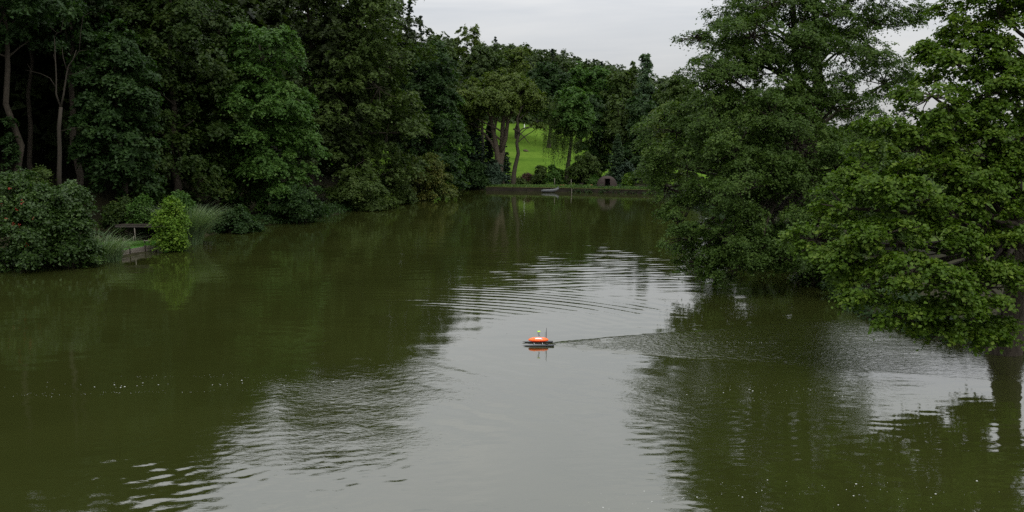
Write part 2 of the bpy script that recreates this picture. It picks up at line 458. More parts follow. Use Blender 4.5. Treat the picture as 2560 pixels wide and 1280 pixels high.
def waves(x, y):
    z = np.zeros_like(x)
    # faint wind ripples everywhere, in drifting patches
    z += trains(x, y, 26, 0.55, 1.6, 1.5, 0.7, 0.012, 3) * (0.25 + 0.75 * patch(x, y, 5))
    z += trains(x, y, 18, 1.6, 4.0, 1.2, 0.9, 0.006, 4)
    # arcs thrown off by the turn the boat has made: long crests beyond the boat
    ex, ey = x + 6.6, y - 39.0
    rho = np.hypot(ex, ey); th = np.arctan2(ey, ex)
    rr = rho + 0.25 * np.sin(2.4 * th + 1) + 0.16 * (patch(x, y, 42, 7.0) - .5)
    brk = 0.4 + 0.85 * patch(x, y, 41, 5.0)
    win = brk * np.exp(-((rho - 17.0) / 3.3) ** 2) * sstep(0.55, 0.85, th) * sstep(1.75, 1.35, th)
    z += 0.0125 * win * np.sin(2 * math.pi * rr / 0.86 + 0.6 * np.sin(rho * 1.3))
    z += 0.0042 * win * np.sin(2 * math.pi * rr / 0.53 + 3 * np.sin(4 * th))
    win3 = np.exp(-((rho - 18.5) / 4) ** 2) * sstep(1.3, 1.8, th) * sstep(2.9, 2.3, th)
    z += 0.0028 * win3 * np.sin(2 * math.pi * rr / 0.8)
    far = np.exp(-(((x - 4.5) / 7.5) ** 2 + (np.where(y > 66, (y - 66) / 17.0, (y - 66) / 7.0)) ** 2))
    z += far * trains(x, y, 30, 0.42, 1.3, 1.571, 0.26, 0.055, 44) * (0.35 + 0.8 * patch(x, y, 45, 6.0))
    # smooth bow waves this side of the boat
    b = bump2(x, y, BX - 0.5, BY - 7.5, 5.5, 5.0)
    z += b * trains(x, y, 7, 0.8, 1.6, 0.68, 0.16, 0.052, 11)
    z += b * trains(x, y, 6, 0.5, 0.9, 1.3, 0.3, 0.01, 12)
    # the V of the wake and the stirred water inside it
    dx, dy = x - (BX + 0.55), y - BY
    arm = 0.26 + 0.44 * np.clip(dx, 0, None) ** 0.95
    dec = np.exp(-np.clip(dx, 0, None) / 7.5) * (dx > -0.2)
    for sgn in (1, -1):
        q = sgn * dy - arm
        z += (0.017 if sgn > 0 else 0.07) * dec * np.exp(-((q + .1) / 0.42) ** 2) * (0.1 + 1.0 * patch(x, y, 46, 1.3)) * np.cos(q * 8.0 + 1.5 * (patch(x, y, 47, 2.0) - .5)) * sstep(-0.2, 0.6, dx)
        z += 0.02 * dec * np.exp(-((q + 0.55) / 0.3) ** 2) * np.sin(dx * 4.0 + q * 7 + 1) * sstep(0.2, 1.5, dx)
    ins = sstep(0.15, -0.5, np.abs(dy) - arm) * dec * sstep(-0.1, 0.5, dx)
    z += ins * trains(x, y, 26, 0.36, 0.8, 0.0, 2.5, 0.10, 21)
    tail = np.exp(-((dx - 9) / 5.5) ** 2) * np.exp(-(dy / 4.2) ** 2)
    z += tail * trains(x, y, 18, 0.5, 1.2, 1.45, 0.4, 0.05, 23)
    # small bow curls
    for py_ in (-0.39, 0.39):
        z += 0.01 * np.exp(-(np.hypot(x - BX + 0.66, (y - BY - py_) * 1.3) / 0.22) ** 2)
    # broken ripples at the lower left and along the right bank
    px_, py_ = on(640, 1180)[:2]
    ll = bump2(x, y, px_, py_ + 0.3, 6.0, 4.2)
    z += ll * trains(x, y, 30, 0.33, 0.75, 2.35, 0.45, 0.058, 31) * (0.3 + 0.9 * patch(x, y, 43, 4.0))
    z += ll * trains(x, y, 12, 0.3, 0.5, 1.9, 0.6, 0.03, 32)
    px_, py_ = on(930, 980)[:2]
    z += bump2(x, y, px_, py_, 3.2, 4.0) * trains(x, y, 24, 0.26, 0.6, 1.9, 1.0, 0.075, 33)
    px_, py_ = on(1690, 1080)[:2]
    z += bump2(x, y, px_, py_, 2.8, 8.0) * trains(x, y, 24, 0.28, 0.7, 1.5, 0.5, 0.06, 34)
    px_, py_ = on(2350, 1050)[:2]
    z += bump2(x, y, px_, py_, 6.5, 9.5) * trains(x, y, 16, 0.35, 0.9, 1.35, 0.35, 0.05, 35)
    return z

wxs = axis([(-66, -30, 2.0), (-30, -12, 0.45), (-12, 12, 0.16), (12, 24, 0.32), (24, 50, 1.2)])
wys = axis([(8, 21, 0.8), (21, 46, 0.12), (46, 84, 0.17), (84, 100, 0.5), (100, 170, 2.0)])
wm, wt, wo = mat_base('pond water')
tc = wt.nodes.new('ShaderNodeTexCoord')
bmp = []
prev = None
for sc_, st_, dist, det in ((5.0, (1.0, 1.9, 1), 0.0013, 3), (1.3, (0.7, 1.7, 1), 0.003, 2)):
    mp = wt.nodes.new('ShaderNodeMapping'); mp.inputs['Scale'].default_value = st_
    wt.links.new(tc.outputs['Object'], mp.inputs['Vector'])
    n = wt.nodes.new('ShaderNodeTexNoise'); n.inputs['Scale'].default_value = sc_; n.inputs['Detail'].default_value = det
    wt.links.new(mp.outputs[0], n.inputs['Vector'])
    b = wt.nodes.new('ShaderNodeBump'); b.inputs['Strength'].default_value = 1.0; b.inputs['Distance'].default_value = dist
    wt.links.new(n.outputs['Fac'], b.inputs['Height'])
    if prev: wt.links.new(prev.outputs[0], b.inputs['Normal'])
    prev = b
mp = wt.nodes.new('ShaderNodeMapping'); mp.inputs['Scale'].default_value = (1.0, 1.6, 1)
wt.links.new(tc.outputs['Object'], mp.inputs['Vector'])
n = wt.nodes.new('ShaderNodeTexNoise'); n.inputs['Scale'].default_value = 4.2; n.inputs['Detail'].default_value = 3; n.inputs['Distortion'].default_value = .6
wt.links.new(mp.outputs[0], n.inputs['Vector'])
at_ = wt.nodes.new('ShaderNodeAttribute'); at_.attribute_name = 'chop'
ml = wt.nodes.new('ShaderNodeMath'); ml.operation = 'MULTIPLY'
wt.links.new(n.outputs['Fac'], ml.inputs[0]); wt.links.new(at_.outputs['Fac'], ml.inputs[1])
b = wt.nodes.new('ShaderNodeBump'); b.inputs['Strength'].default_value = 1.0; b.inputs['Distance'].default_value = 0.12
wt.links.new(ml.outputs[0], b.inputs['Height']); wt.links.new(prev.outputs[0], b.inputs['Normal'])
prev = b
p = wt.nodes.new('ShaderNodeBsdfPrincipled')
mudn = wt.nodes.new('ShaderNodeTexNoise'); mudn.inputs['Scale'].default_value = 0.12; mudn.inputs['Detail'].default_value = 4
wt.links.new(tc.outputs['Object'], mudn.inputs['Vector'])
mudr = wt.nodes.new('ShaderNodeValToRGB')
mudr.color_ramp.elements[0].position = 0.35; mudr.color_ramp.elements[0].color = (.0220, .0265, .0060, 1)
mudr.color_ramp.elements[1].position = 0.65; mudr.color_ramp.elements[1].color = (.0270, .0320, .0075, 1)
wt.links.new(mudn.outputs['Fac'], mudr.inputs[0])
wt.links.new(mudr.outputs[0], p.inputs['Base Color'])
p.inputs['Roughness'].default_value = 0.015
p.inputs['IOR'].default_value = 2.15
wt.links.new(prev.outputs[0], p.inputs['Normal'])
wt.links.new(p.outputs[0], wo.inputs['Surface'])
wmesh = grid_mesh('water', wxs, wys, waves)
wc = np.empty(len(wmesh.vertices) * 3, np.float32); wmesh.vertices.foreach_get('co', wc); wc = wc.reshape(-1, 3)
ca_ = wmesh.attributes.new('chop', 'FLOAT', 'POINT'); ca_.data.foreach_set('value', chop(wc[:, 0].astype(float), wc[:, 1].astype(float)).astype(np.float32))
tag(newobj('water', wmesh, wm), kind='structure')

# ------------------------------------------------------------------ foliage and trees
def mesh_quads(name, v, q, tint=None, smooth=False):
    m = bpy.data.meshes.new(name)
    m.vertices.add(len(v)); m.vertices.foreach_set('co', v.astype(np.float32).ravel())
    m.loops.add(q.size); m.loops.foreach_set('vertex_index', q.astype(np.int32).ravel())
    m.polygons.add(len(q)); m.polygons.foreach_set('loop_start', np.arange(0, q.size, q.shape[1], dtype=np.int32))
    if tint is not None:
        a = m.attributes.new('tint', 'FLOAT', 'POINT')
        a.data.foreach_set('value', tint.astype(np.float32))
    m.update(calc_edges=True)
    return m

def unit(a):
    return a / (np.linalg.norm(a, axis=-1, keepdims=True) + 1e-9)

def leaves(P, Nn, L, wfrac, r, tint, tri=True):
    """rhombic leaves at points P with mean normals Nn"""
    n = len(P)
    a = r.normal(size=(n, 3))
    a = unit(a - Nn * (a * Nn).sum(1, keepdims=True))
    b = np.cross(Nn, a)
    ln = (L * (0.65 + 0.7 * r.random(n)))[:, None]
    wd = ln * wfrac * 0.5
    fold = Nn * (ln * 0.10 * (0.5 + r.random(n))[:, None])
    if tri:
        v = np.empty((n, 3, 3))
        v[:, 0] = P - a * ln * 0.5 + b * wd
        v[:, 1] = P - a * ln * 0.35 - b * wd
        v[:, 2] = P + a * ln * 0.55
        return v.reshape(-1, 3), np.arange(n * 3).reshape(n, 3), np.repeat(tint, 3)
    v = np.empty((n, 4, 3))
    v[:, 0] = P - a * ln * 0.5 - fold
    v[:, 1] = P + b * wd + a * ln * 0.06 + fold * 0.6
    v[:, 2] = P + a * ln * 0.5 - fold
    v[:, 3] = P - b * wd + a * ln * 0.06 + fold * 0.6
    q = np.arange(n * 4).reshape(n, 4)
    return v.reshape(-1, 3), q, np.repeat(tint, 4)

def boughs_of(lobes, r, per_lobe=9, size=0.42, flat=0.6):
    """each lobe breaks up into boughs scattered over its shell"""
    B = []
    for li, (cx, cy, cz, rx, ry, rz) in enumerate(lobes):
        for k in range(per_lobe):
            d = unit(r.normal(size=3))
            if d[2] < -0.35 and r.random() < 0.6: d[2] *= -0.5
            rad = 0.45 + 0.6 * r.random() ** 0.7
            out_ = r.random() < 0.14
            if out_: rad = 1.12 + 0.28 * r.random()
            p = np.array([cx + d[0] * rx * rad, cy + d[1] * ry * rad, cz + d[2] * rz * rad])
            s = size * (0.65 + 0.7 * r.random()) * (0.55 if out_ else 1.0)
            deep = False
            for lj, (qx, qy, qz, sx, sy, sz) in enumerate(lobes):
                if lj != li and ((p[0] - qx) / sx) ** 2 + ((p[1] - qy) / sy) ** 2 + ((p[2] - qz) / sz) ** 2 < 0.3:
                    deep = True
            if deep and r.random() < 0.7: continue
            m = (rx + ry) / 2
            B.append((p[0], p[1], p[2], m * s, m * s, min(m, rz * 1.3) * s * flat, d[0], d[1], d[2]))
    return np.array(B)

def crown_mesh(name, lobes, n_leaf, L, seed, per_lobe=12, bsize=0.52, flat=0.68, spray=0.5, per_spray=20, droop=0.25, wfrac=0.8, upbias=0.9, tilt=0.42, face_cut=None, minz=None, tri=True):
    r = np.random.default_rng(seed)
    B = boughs_of(lobes, r, per_lobe, bsize, flat)
    if tri: n_leaf = int(n_leaf * 1.6)
    area = B[:, 3] * (B[:, 3] + B[:, 5])
    if face_cut is not None:      # fewer leaves on the far side, deep in the wood
        area = area * np.where(B[:, 1] > face_cut, 0.35, 1.0)
    ns = max(1, n_leaf // per_spray)
    bi = r.choice(len(B), ns, p=area / area.sum())
    b = B[bi]
    d = unit(r.normal(size=(ns, 3)) + b[:, 6:9] * 0.9)
    d[:, 2] = np.where(d[:, 2] < -0.2, d[:, 2] * 0.4, d[:, 2])
    rad = (0.35 + 0.7 * r.random(ns) ** 0.6)[:, None]
    C = b[:, :3] + d * b[:, 3:6] * rad
    outw = unit(d * np.array([1, 1, .5]) + b[:, 6:9] * 0.4)
    m = unit(outw * 0.45 + np.array([0, 0, upbias]) + r.normal(size=(ns, 3)) * 0.22)
    # leaves of each spray: a drooping plate reaching outwards
    t1 = unit(outw - m * (outw * m).sum(1, keepdims=True))
    t2 = np.cross(m, t1)
    k = per_spray
    sp = (spray * (0.6 + 0.8 * r.random(ns)))[:, None]
    u = r.normal(size=(ns, k)) * 0.5
    v = r.normal(size=(ns, k)) * 0.36
    h = r.normal(size=(ns, k)) * 0.17
    P = C[:, None] + sp[..., None] * (u[..., None] * t1[:, None] + v[..., None] * t2[:, None] + h[..., None] * m[:, None])
    P[..., 2] -= droop * sp * (np.clip(u, 0, None) ** 2 + v * v * 0.5) * 2
    Nn = unit(m[:, None] + r.normal(size=(ns, k, 3)) * tilt + t1[:, None] * np.clip(u, 0, None)[..., None] * droop)
    bt = r.random(len(B))[bi]
    tint = np.clip(0.5 + (0.30 * (bt - .5) + 0.35 * (r.random(ns) - .5))[:, None] + 0.5 * (r.random((ns, k)) - .5), 0, 1)
    P = P.reshape(-1, 3); Nn = Nn.reshape(-1, 3); tint = tint.ravel()
    if minz is not None:
        ok = P[:, 2] > minz
        P, Nn, tint = P[ok], Nn[ok], tint[ok]
    vv, q, tt = leaves(P, Nn, L, wfrac, r, tint, tri)
    return mesh_quads(name, vv, q, tt), B

def auto_lobes(x, y, z0, z1, R, seed, n=13, prof='round', ry=None, lean=(0, 0)):
    r = np.random.default_rng(seed)
    lob = []
    h = z1 - z0
    ry = ry or R
    for i in range(n):
        t = (i + 0.5) / n
        if prof == 'round':
            pr = math.sqrt(max(0.05, 1 - ((t - 0.45) / 0.6) ** 2))
        elif prof == 'cone':
            pr = 1.05 - 0.9 * t
        elif prof == 'egg':
            pr = math.sqrt(max(0.05, 1 - ((t - 0.33) / 0.72) ** 2))
        else:
            pr = 0.8 + 0.2 * math.sin(t * 3.1)
            if t > 0.8: pr *= 0.75
        a = i * 2.39996 + r.random() * 0.7
        lr = max(0.16 * h, 0.5 * R) * (0.75 + 0.4 * r.random()) * (0.55 + 0.45 * pr)
        lr = min(lr, 0.62 * R)
        if prof == 'cone': lr = R * (0.17 + 0.42 * pr)
        off = max(0.0, R * pr - lr * 0.85)
        zc = z0 + lr * 0.5 + t * (h - lr * 1.3)
        lob.append((x + lean[0] * t + math.cos(a) * off, y + lean[1] * t + math.sin(a) * off * ry / R, zc, lr, lr * ry / R, lr * (0.75 + 0.2 * r.random())))
    return lob

def bend(a, b, r, amt=0.12, n=5, sag=0.0):
    a = np.array(a, float); b = np.array(b, float)
    L = np.linalg.norm(b - a)
    o1 = r.normal(size=3) * amt * L * 0.5
    pts = []
    for i in range(n):
        t = i / (n - 1)
        pts.append(tuple(a + (b - a) * t + o1 * math.sin(t * math.pi) + r.normal(size=3) * 0.012 * L * (0 < i < n - 1) - np.array([0, 0, sag * L * math.sin(t * math.pi)])))
    return pts

def trunk_mesh(mb, base, top, rad, lobes, r, boughs=None, limb=0.33, twig=0.012, first=0.3, n=9, low=0.0):
    """tapered trunk, a limb into every lobe, a thinner branch into every bough"""
    base = np.array(base, float); top = np.array(top, float)
    pts = bend(base, top, r, 0.014, 9)
    rr = [rad * (1.35 if i == 0 else 1.0) * (1 - 0.78 * i / 8) for i in range(9)]
    mb.tube([(pts[0][0], pts[0][1], pts[0][2] - 0.4)] + pts, [rad * 1.6] + rr, n)
    hh = top[2] - base[2]
    cents = []
    for (cx, cy, cz, rx, ry, rz) in lobes:
        hd = math.hypot(cx - base[0], cy - base[1])
        zs = min(max(cz - 0.55 * hd - 0.1 * rz, base[2] + hh * first), top[2] - 0.15 * hh)
        t = (zs - base[2]) / hh
        i = min(7, max(0, int(t * 8)))
        f = t * 8 - i
        s = np.array(pts[i]) * (1 - f) + np.array(pts[i + 1]) * f
        lr = max(0.03, rad * limb * (1.1 - 0.7 * t))
        L = bend(s, (cx, cy, cz), r, 0.14, 6)
        mb.tube(L, [lr * (1 - 0.13 * j) for j in range(6)], 6)
        cents.append((cx, cy, cz, lr))
    if boughs is not None and len(cents):
        ca = np.array(cents)
        for b in boughs:
            j = int(np.argmin(((ca[:, :3] - b[:3]) ** 2).sum(1)))
            l2 = max(twig, ca[j, 3] * 0.3)
            mb.tube(bend(ca[j, :3], b[:3], r, 0.16, 4), [l2, l2 * .75, l2 * .5, l2 * .3], 4, cap=False)

def tree(name, label, base, top, rad, lobes, n_leaf, L, mat, seed, bark='bark', cat='tree', group=None, twigs=False, trunk_top=None, **kw):
    """tree (> trunk, crown) whose Empty stands at its foot"""
    e = empty(name, base)
    tag(e, label, cat, group)
    rel = [(a - base[0], b - base[1], c - base[2], rx, ry, rz) for a, b, c, rx, ry, rz in lobes]
    if 'face_cut' in kw and kw['face_cut'] is not None: kw['face_cut'] -= base[1]
    kw['minz'] = kw.get('minz', 0.12) - base[2]
    m, B = crown_mesh('crown', rel, n_leaf, L, seed, **kw)
    newobj('crown', m, M[mat], e)
    r = np.random.default_rng(seed + 1)
    mb = MB()
    tt = trunk_top or top
    trunk_mesh(mb, (0, 0, 0), (tt[0] - base[0], tt[1] - base[1], tt[2] - base[2]), rad, rel, r, B if twigs else None)
    mb.build('trunk', M[bark], e, True)
    return e

def ptree(name, label, px, Y, wpx, ytop, ybot, n_leaf, L, mat, seed, rad=0.35, prof='round', n=13, basepx=None, lean=(0, 0), bark='bark', depth=None, group=None, twigs=False, **kw):
    """a tree given by where it stands (px, Y) and how wide and tall it shows"""
    x = xat(px, Y); z1 = zat(ytop, Y); zb = zat(ybot, Y); L = L * 1.18
    bx = xat(basepx if basepx is not None else px, Y)
    g = gz(bx, Y)
    zb = max(zb, g + 0.3, 0.35)
    R = wpx / F * Y
    lob = auto_lobes(x, Y, zb, z1, R, seed, n, prof, depth, lean)
    return tree(name, label, (bx, Y, g), (x + lean[0] * .8, Y + lean[1] * .8, z1 - 0.12 * (z1 - g)), rad, lob, n_leaf, L, mat, seed, bark, group=group, twigs=twigs, face_cut=Y + 0.35 * R, **kw)

def shrub(name, label, px, py_base, wpx, ytop, n_leaf, L, mat, seed, z=0.3, n=6, depth=None, cat='shrub', Y=None, group=None, **kw):
    if Y is None: Y = on(px, py_base, z)[1]
    x = xat(px, Y); R = wpx / F * Y
    g = max(gz(x, Y), -0.1)
    z1 = zat(ytop, Y)
    r = np.random.default_rng(seed)
    lob = []
    h = z1 - g
    for i in range(n):
        a = i * 2.4 + r.random(); t = (i + .5) / n
        lr = min(R * .6, h * .45) * (0.75 + .5 * r.random()) * (1.12 - .5 * t)
        off = max(0, R - lr) * (1 - 0.75 * t)
        lob.append((x + math.cos(a) * off, Y + math.sin(a) * off * 0.7, g + 0.14 * h + 0.7 * h * t, lr, lr, min(lr, h * .42)))
    e = empty(name, (x, Y, g)); tag(e, label, cat, group)
    rel = [(a - x, b - Y, c - g, p, q, s) for a, b, c, p, q, s in lob]
    m, B = crown_mesh('foliage', rel, n_leaf, L, seed, minz=0.08 - g, **kw)
    newobj('foliage', m, M[mat], e)
    mb = MB()
    for (cx, cy, cz, *_r) in rel:
        mb.tube(bend((cx * .15, cy * .15, -0.2), (cx, cy, cz), r, .12, 5), [.05, .042, .034, .025, .014], 5)
    for b in B[::2]:
        j = int(np.argmin([(b[0] - c[0]) ** 2 + (b[1] - c[1]) ** 2 + (b[2] - c[2]) ** 2 for c in rel]))
        mb.tube(bend(rel[j][:3], b[:3], r, .15, 3), [.016, .012, .006], 4, cap=False)
    mb.build('stem', M['bark'], e, True)
    return e

def spruce(name, label, px, Y, wpx, ytop, n_leaf, seed, L=0.4, mat='lf_spruce', group=None, zfoot=None, low=0.08, rad=None):
    x = xat(px, Y); g = gz(x, Y) if zfoot is None else zfoot
    h = zat(ytop, Y) - g; R = wpx / F * Y
    e = empty(name, (x, Y, g)); tag(e, label, 'tree', group)
    m = spruce_mesh(h, R, n_leaf, L, seed, low)
    newobj('crown', m, M[mat], e)
    mb = MB(); rad = rad or 0.014 * h
    mb.tube([(0, 0, -.4), (0, 0, h * .3), (0.03, 0, h * .7), (0, 0, h)], [rad, rad * .8, rad * .4, .02], 8)
    mb.build('trunk', M['bark'], e, True)
    return e

def spruce_mesh(h, R, n_leaf, L, seed, low=0.08):
    r = np.random.default_rng(seed)
    nb = max(60, n_leaf // 20)
    t = low + (1 - low) * r.random(nb) ** 1.15
    t = t + r.normal(size=nb) * .01
    t = np.clip(t, low, .995)
    az = r.random(nb) * 6.283
    ln = R * (1.02 - t) ** 0.85 * (0.65 + .5 * r.random(nb)) + 0.12
    per = 34
    s = r.random((nb, per)) ** 0.7
    side = r.normal(size=(nb, per)) * .16 * (1 - .6 * s)
    d = np.stack([np.cos(az), np.sin(az), np.zeros(nb)], -1)
    e2 = np.stack([-np.sin(az), np.cos(az), np.zeros(nb)], -1)
    rr = (s * ln[:, None])
    P = d[:, None] * rr[..., None] + e2[:, None] * (side * ln[:, None])[..., None]
    P[..., 2] = (t * h)[:, None] - rr * 0.38 + 0.22 * rr * s - np.abs(side) * ln[:, None] * .4 - r.random((nb, per)) * .18
    Nn = unit(np.array([0, 0, 1.0]) + r.normal(size=(nb, per, 3)) * .45)
    tint = np.clip(.5 + .4 * (r.random((nb, 1)) - .5) + .5 * (r.random((nb, per)) - .5), 0, 1)
    v, q, tt = leaves(P.reshape(-1, 3), Nn.reshape(-1, 3), L, .42, r, tint.ravel())
    return mesh_quads('crown', v, q, tt)

def strands(name, C, reach, fall, n, per, L, mat, parent, seed, wfrac=0.3):
    """hanging willow strands from points C"""
    r = np.random.default_rng(seed)
    C = np.array(C, float)
    ci = r.integers(0, len(C), n)
    az = r.random(n) * 6.283
    s = np.linspace(0, 1, per)[None, :]
    rh = (reach * (0.3 + .8 * r.random(n)))[:, None]
    fl = (fall * (0.4 + .8 * r.random(n)))[:, None]
    P = C[ci][:, None] + r.normal(size=(n, 1, 3)) * 0.7
    P = np.repeat(P, per, 1)
    P[..., 0] += np.cos(az)[:, None] * rh * np.sqrt(s); P[..., 1] += np.sin(az)[:, None] * rh * np.sqrt(s)
    P[..., 2] += 0.35 * rh * np.sin(s * 3.1) - fl * s ** 1.5
    P += r.normal(size=P.shape) * 0.09
    Nn = unit(np.stack([np.cos(az), np.sin(az), np.full(n, .55)], -1)[:, None] + r.normal(size=(n, per, 3)) * .4)
    tint = np.clip(.5 + .5 * (r.random((n, 1)) - .5) + .4 * (r.random((n, per)) - .5), 0, 1)
    v, q, tt = leaves(P.reshape(-1, 3), Nn.reshape(-1, 3), L, wfrac, r, tint.ravel())
    return newobj(name, mesh_quads(name, v, q, tt), M[mat], parent)

def blades(name, cx, cy, rx, ry, n, h, wd, mat, parent, seed, lean=0.5, seg=4, z=None, rel=(0, 0, 0), zf=None):
    """grass or reed blades: bent tapering strips"""
    r = np.random.default_rng(seed)
    a = r.random(n) * 6.283; q = np.sqrt(r.random(n))
    bx = cx + np.cos(a) * q * rx; by = cy + np.sin(a) * q * ry
    bz = ground_z(bx, by) if zf is None else zf(bx, by)
    bz = np.maximum(bz, -0.15)
    hh = h * (0.55 + .55 * r.random(n))
    az = r.random(n) * 6.283
    ln = lean * (0.3 + r.random(n)) * hh
    out_ = unit(np.stack([bx - cx, by - cy, np.zeros(n)], -1)) * 0.6
    dx = np.cos(az) * .6 + out_[:, 0]; dy = np.sin(az) * .6 + out_[:, 1]
    ss = np.linspace(0, 1, seg + 1)
    V = np.empty((n, seg + 1, 2, 3))
    wx, wy = -np.sin(az), np.cos(az)
    for i, s in enumerate(ss):
        x = bx + dx * ln * s * s; y = by + dy * ln * s * s
        zz = bz + hh * (s - 0.25 * lean * s ** 3)
        ww = wd * (1 - s) ** .7 * .5 + wd * .04
        V[:, i, 0] = np.stack([x - wx * ww, y - wy * ww, zz], -1)
        V[:, i, 1] = np.stack([x + wx * ww, y + wy * ww, zz], -1)
    V -= np.array(rel)
    base = (np.arange(n) * (seg + 1) * 2)[:, None]
    i = np.arange(seg)[None, :] * 2
    qd = np.stack([base + i, base + i + 1, base + i + 3, base + i + 2], -1).reshape(-1, 4)
    tint = np.repeat(r.random(n), (seg + 1) * 2)
    return newobj(name, mesh_quads(name, V.reshape(-1, 3), qd, tint), M[mat], parent)

# ---- the dense wood behind the left shore, one dark mass
def proto(h, R, seed, n_leaf, L, prof='egg', zb=0.25):
    lob = auto_lobes(0, 0, zb * h, h, R, seed, 11, prof)
    m, B = crown_mesh('p', lob, n_leaf, L, seed, per_lobe=8, spray=0.9, per_spray=16)
    v = np.empty(len(m.vertices) * 3, np.float32); m.vertices.foreach_get('co', v)
    t = np.empty(len(m.vertices), np.float32); m.attributes['tint'].data.foreach_get('value', t)
    bpy.data.meshes.remove(m)
    return v.reshape(-1, 3), t

def mass(name, label, cat, spots, protos, mat, seed):
    r = np.random.default_rng(seed)
    VV, TT = [], []
    for (x, y, z, s) in spots:
        v, t = protos[r.integers(len(protos))]
        a = r.random() * 6.283
        R = np.array([[math.cos(a), -math.sin(a), 0], [math.sin(a), math.cos(a), 0], [0, 0, 1]])
        VV.append(v @ R.T * s + np.array([x, y, z])); TT.append(np.clip(t + .3 * (r.random() - .5), 0, 1))
    v = np.concatenate(VV); q = np.arange(len(v)).reshape(-1, 3)
    return tag(newobj(name, mesh_quads(name, v, q, np.concatenate(TT)), M[mat]), label, cat, kind='stuff')

P1 = [proto(26, 6.5, 900 + i, 3000, 1.1, 'egg', 0.04) for i in range(4)]
r0 = np.random.default_rng(55)
spots = []
for px, Y in [(-280, 92), (-170, 100), (-80, 104), (20, 106), (110, 106), (200, 106), (280, 104), (360, 110), (-260, 108), (-150, 118), (-330, 88), (-60, 118), (30, 112), (120, 116), (210, 112), (300, 118), (390, 122), (480, 126), (560, 130), (640, 136), (720, 146), (800, 152), (880, 158), (960, 168),
              (-200, 135), (-80, 140), (60, 138), (180, 136), (300, 140), (430, 146), (560, 152), (690, 164), (820, 176), (900, 186), (-420, 75), (-440, 110)]:
    x = xat(px, Y); spots.append((x, Y, gz(x, Y) - .5, 0.95 + .3 * r0.random()))
mass('forest', 'dense dark wood filling the slope behind the trees of the left shore', 'forest', spots, P1, 'lf_dark', 5)

# ---- hillside wood behind the meadow: one mass, with the ridge trees standing out of it
P2 = [proto(13, 4.6, 930 + i, 800, 0.92, 'egg', 0.02) for i in range(4)]
spots = []
for i in range(64):
    Y = 266 + 75 * (i % 4) / 3 + r0.random() * 14
    X = -62 + 150 * (i // 4) / 15 + r0.normal() * 3
    spots.append((X, Y, gz(X, Y) - .8, .8 + .35 * r0.random()))
for i in range(22):
    X = -45 + 5.2 * i + r0.normal() * 1.2; Y = 267 + r0.normal() * 2
    spots.append((X, Y, gz(X, Y) - 1.2, .62 + .2 * r0.random()))
mass('hillside_wood', 'dark mixed wood covering the hill behind the meadow', 'forest', spots, P2, 'lf_far', 6)

ridge_px = [1085, 1106, 1128, 1205, 1222, 1243, 1262, 1284, 1305, 1326, 1348, 1371, 1394, 1416, 1440, 1463, 1486, 1510, 1534, 1557, 1580, 1640, 1665, 1690, 1720]
def ridge_y(px):
    return float(np.interp(px, [1080, 1130, 1200, 1260, 1330, 1400, 1480, 1560, 1640, 1720], [82, 86, 98, 102, 110, 128, 148, 168, 182, 196]))
rmesh = [None] * 4
for i in range(4):
    lob = auto_lobes(0, 0, 1.0, 14, 5.2, 70 + i, 12, 'egg')
    rmesh[i], _B = crown_mesh('crown', lob, 3400, 0.6, 70 + i, per_lobe=9, spray=0.7, per_spray=14)
    rmesh[i].materials.append(M['lf_far'])
mbt = MB(); mbt.tube([(0, 0, -2), (0, 0, 5), (0, 0, 11)], [.3, .2, .08], 6)
tmesh = bpy.data.meshes.new('trunk'); tmesh.from_pydata(mbt.v, [], mbt.f); tmesh.materials.append(M['bark'])
for i, px in enumerate(ridge_px):
    Y = 338 + 14 * ((i * 7) % 5 - 2) / 2
    yt = ridge_y(px) + r0.normal() * 4
    x = xat(px, Y)
    zt = zat(yt, Y)
    s = 0.95 + .25 * r0.random()
    e = empty('ridge_tree', (x, Y, zt - 14 * s)); e.scale = (s, s, s); e.rotation_euler = (0, 0, r0.random() * 6.28)
    tag(e, 'dark broadleaf tree along the skyline of the hill wood', 'tree', 'trees along the hill skyline')
    for nm, me in (('crown', rmesh[i % 4]), ('trunk', tmesh)):
        c = bpy.data.objects.new(nm, me); COL.objects.link(c); c.parent = e
for i, (px, yt, wpx, lab) in enumerate([(1239, 90, 12, 'pointed dark conifer rising above the hill wood left of centre'), (1380, 122, 9, 'small conifer tip on the skyline above the middle of the hill wood'),
                                         (1482, 146, 10, 'pointed conifer on the falling skyline right of the meadow'), (1503, 152, 10, 'rightmost small conifer on the falling skyline')]):
    spruce('ridge_conifer', lab, px, 330, wpx * 1.6, yt, 1800, 80 + i, L=0.7, group='conifers on the hill skyline', zfoot=zat(yt, 330) - 15)

# ---- left shore trees
ptree('shore_tree', 'dark tall tree with ivy-clad trunk at the far left edge', 5, 82, 190, -330, 150, 24000, 0.26, 'lf_maple', 101, rad=0.33, basepx=22, n=14)
ptree('forest_tree', 'slim straight bare trunk in the gloom, left of the dead forked tree', 75, 96, 150, -260, 120, 13000, 0.3, 'lf_dark', 102, rad=0.26, n=10)
ptree('forest_tree', 'thick grey trunk standing just right of the dead forked tree', 185, 92, 130, -260, 190, 15000, 0.28, 'lf_maple', 103, rad=0.36, basepx=176, n=12)
ptree('maple_tree', 'dark green maple with layered leafy boughs above the low shelter', 300, 87, 95, 60, 500, 36000, 0.25, 'lf_maple', 104, rad=0.3, prof='egg', n=17, bsize=.45, flat=.42)
ptree('beech_tree', 'dull yellowish green beech hanging over the water beside the maple', 430, 99, 135, -200, 525, 40000, 0.26, 'lf_beech', 105, rad=0.42, n=18, droop=.5, flat=.45)
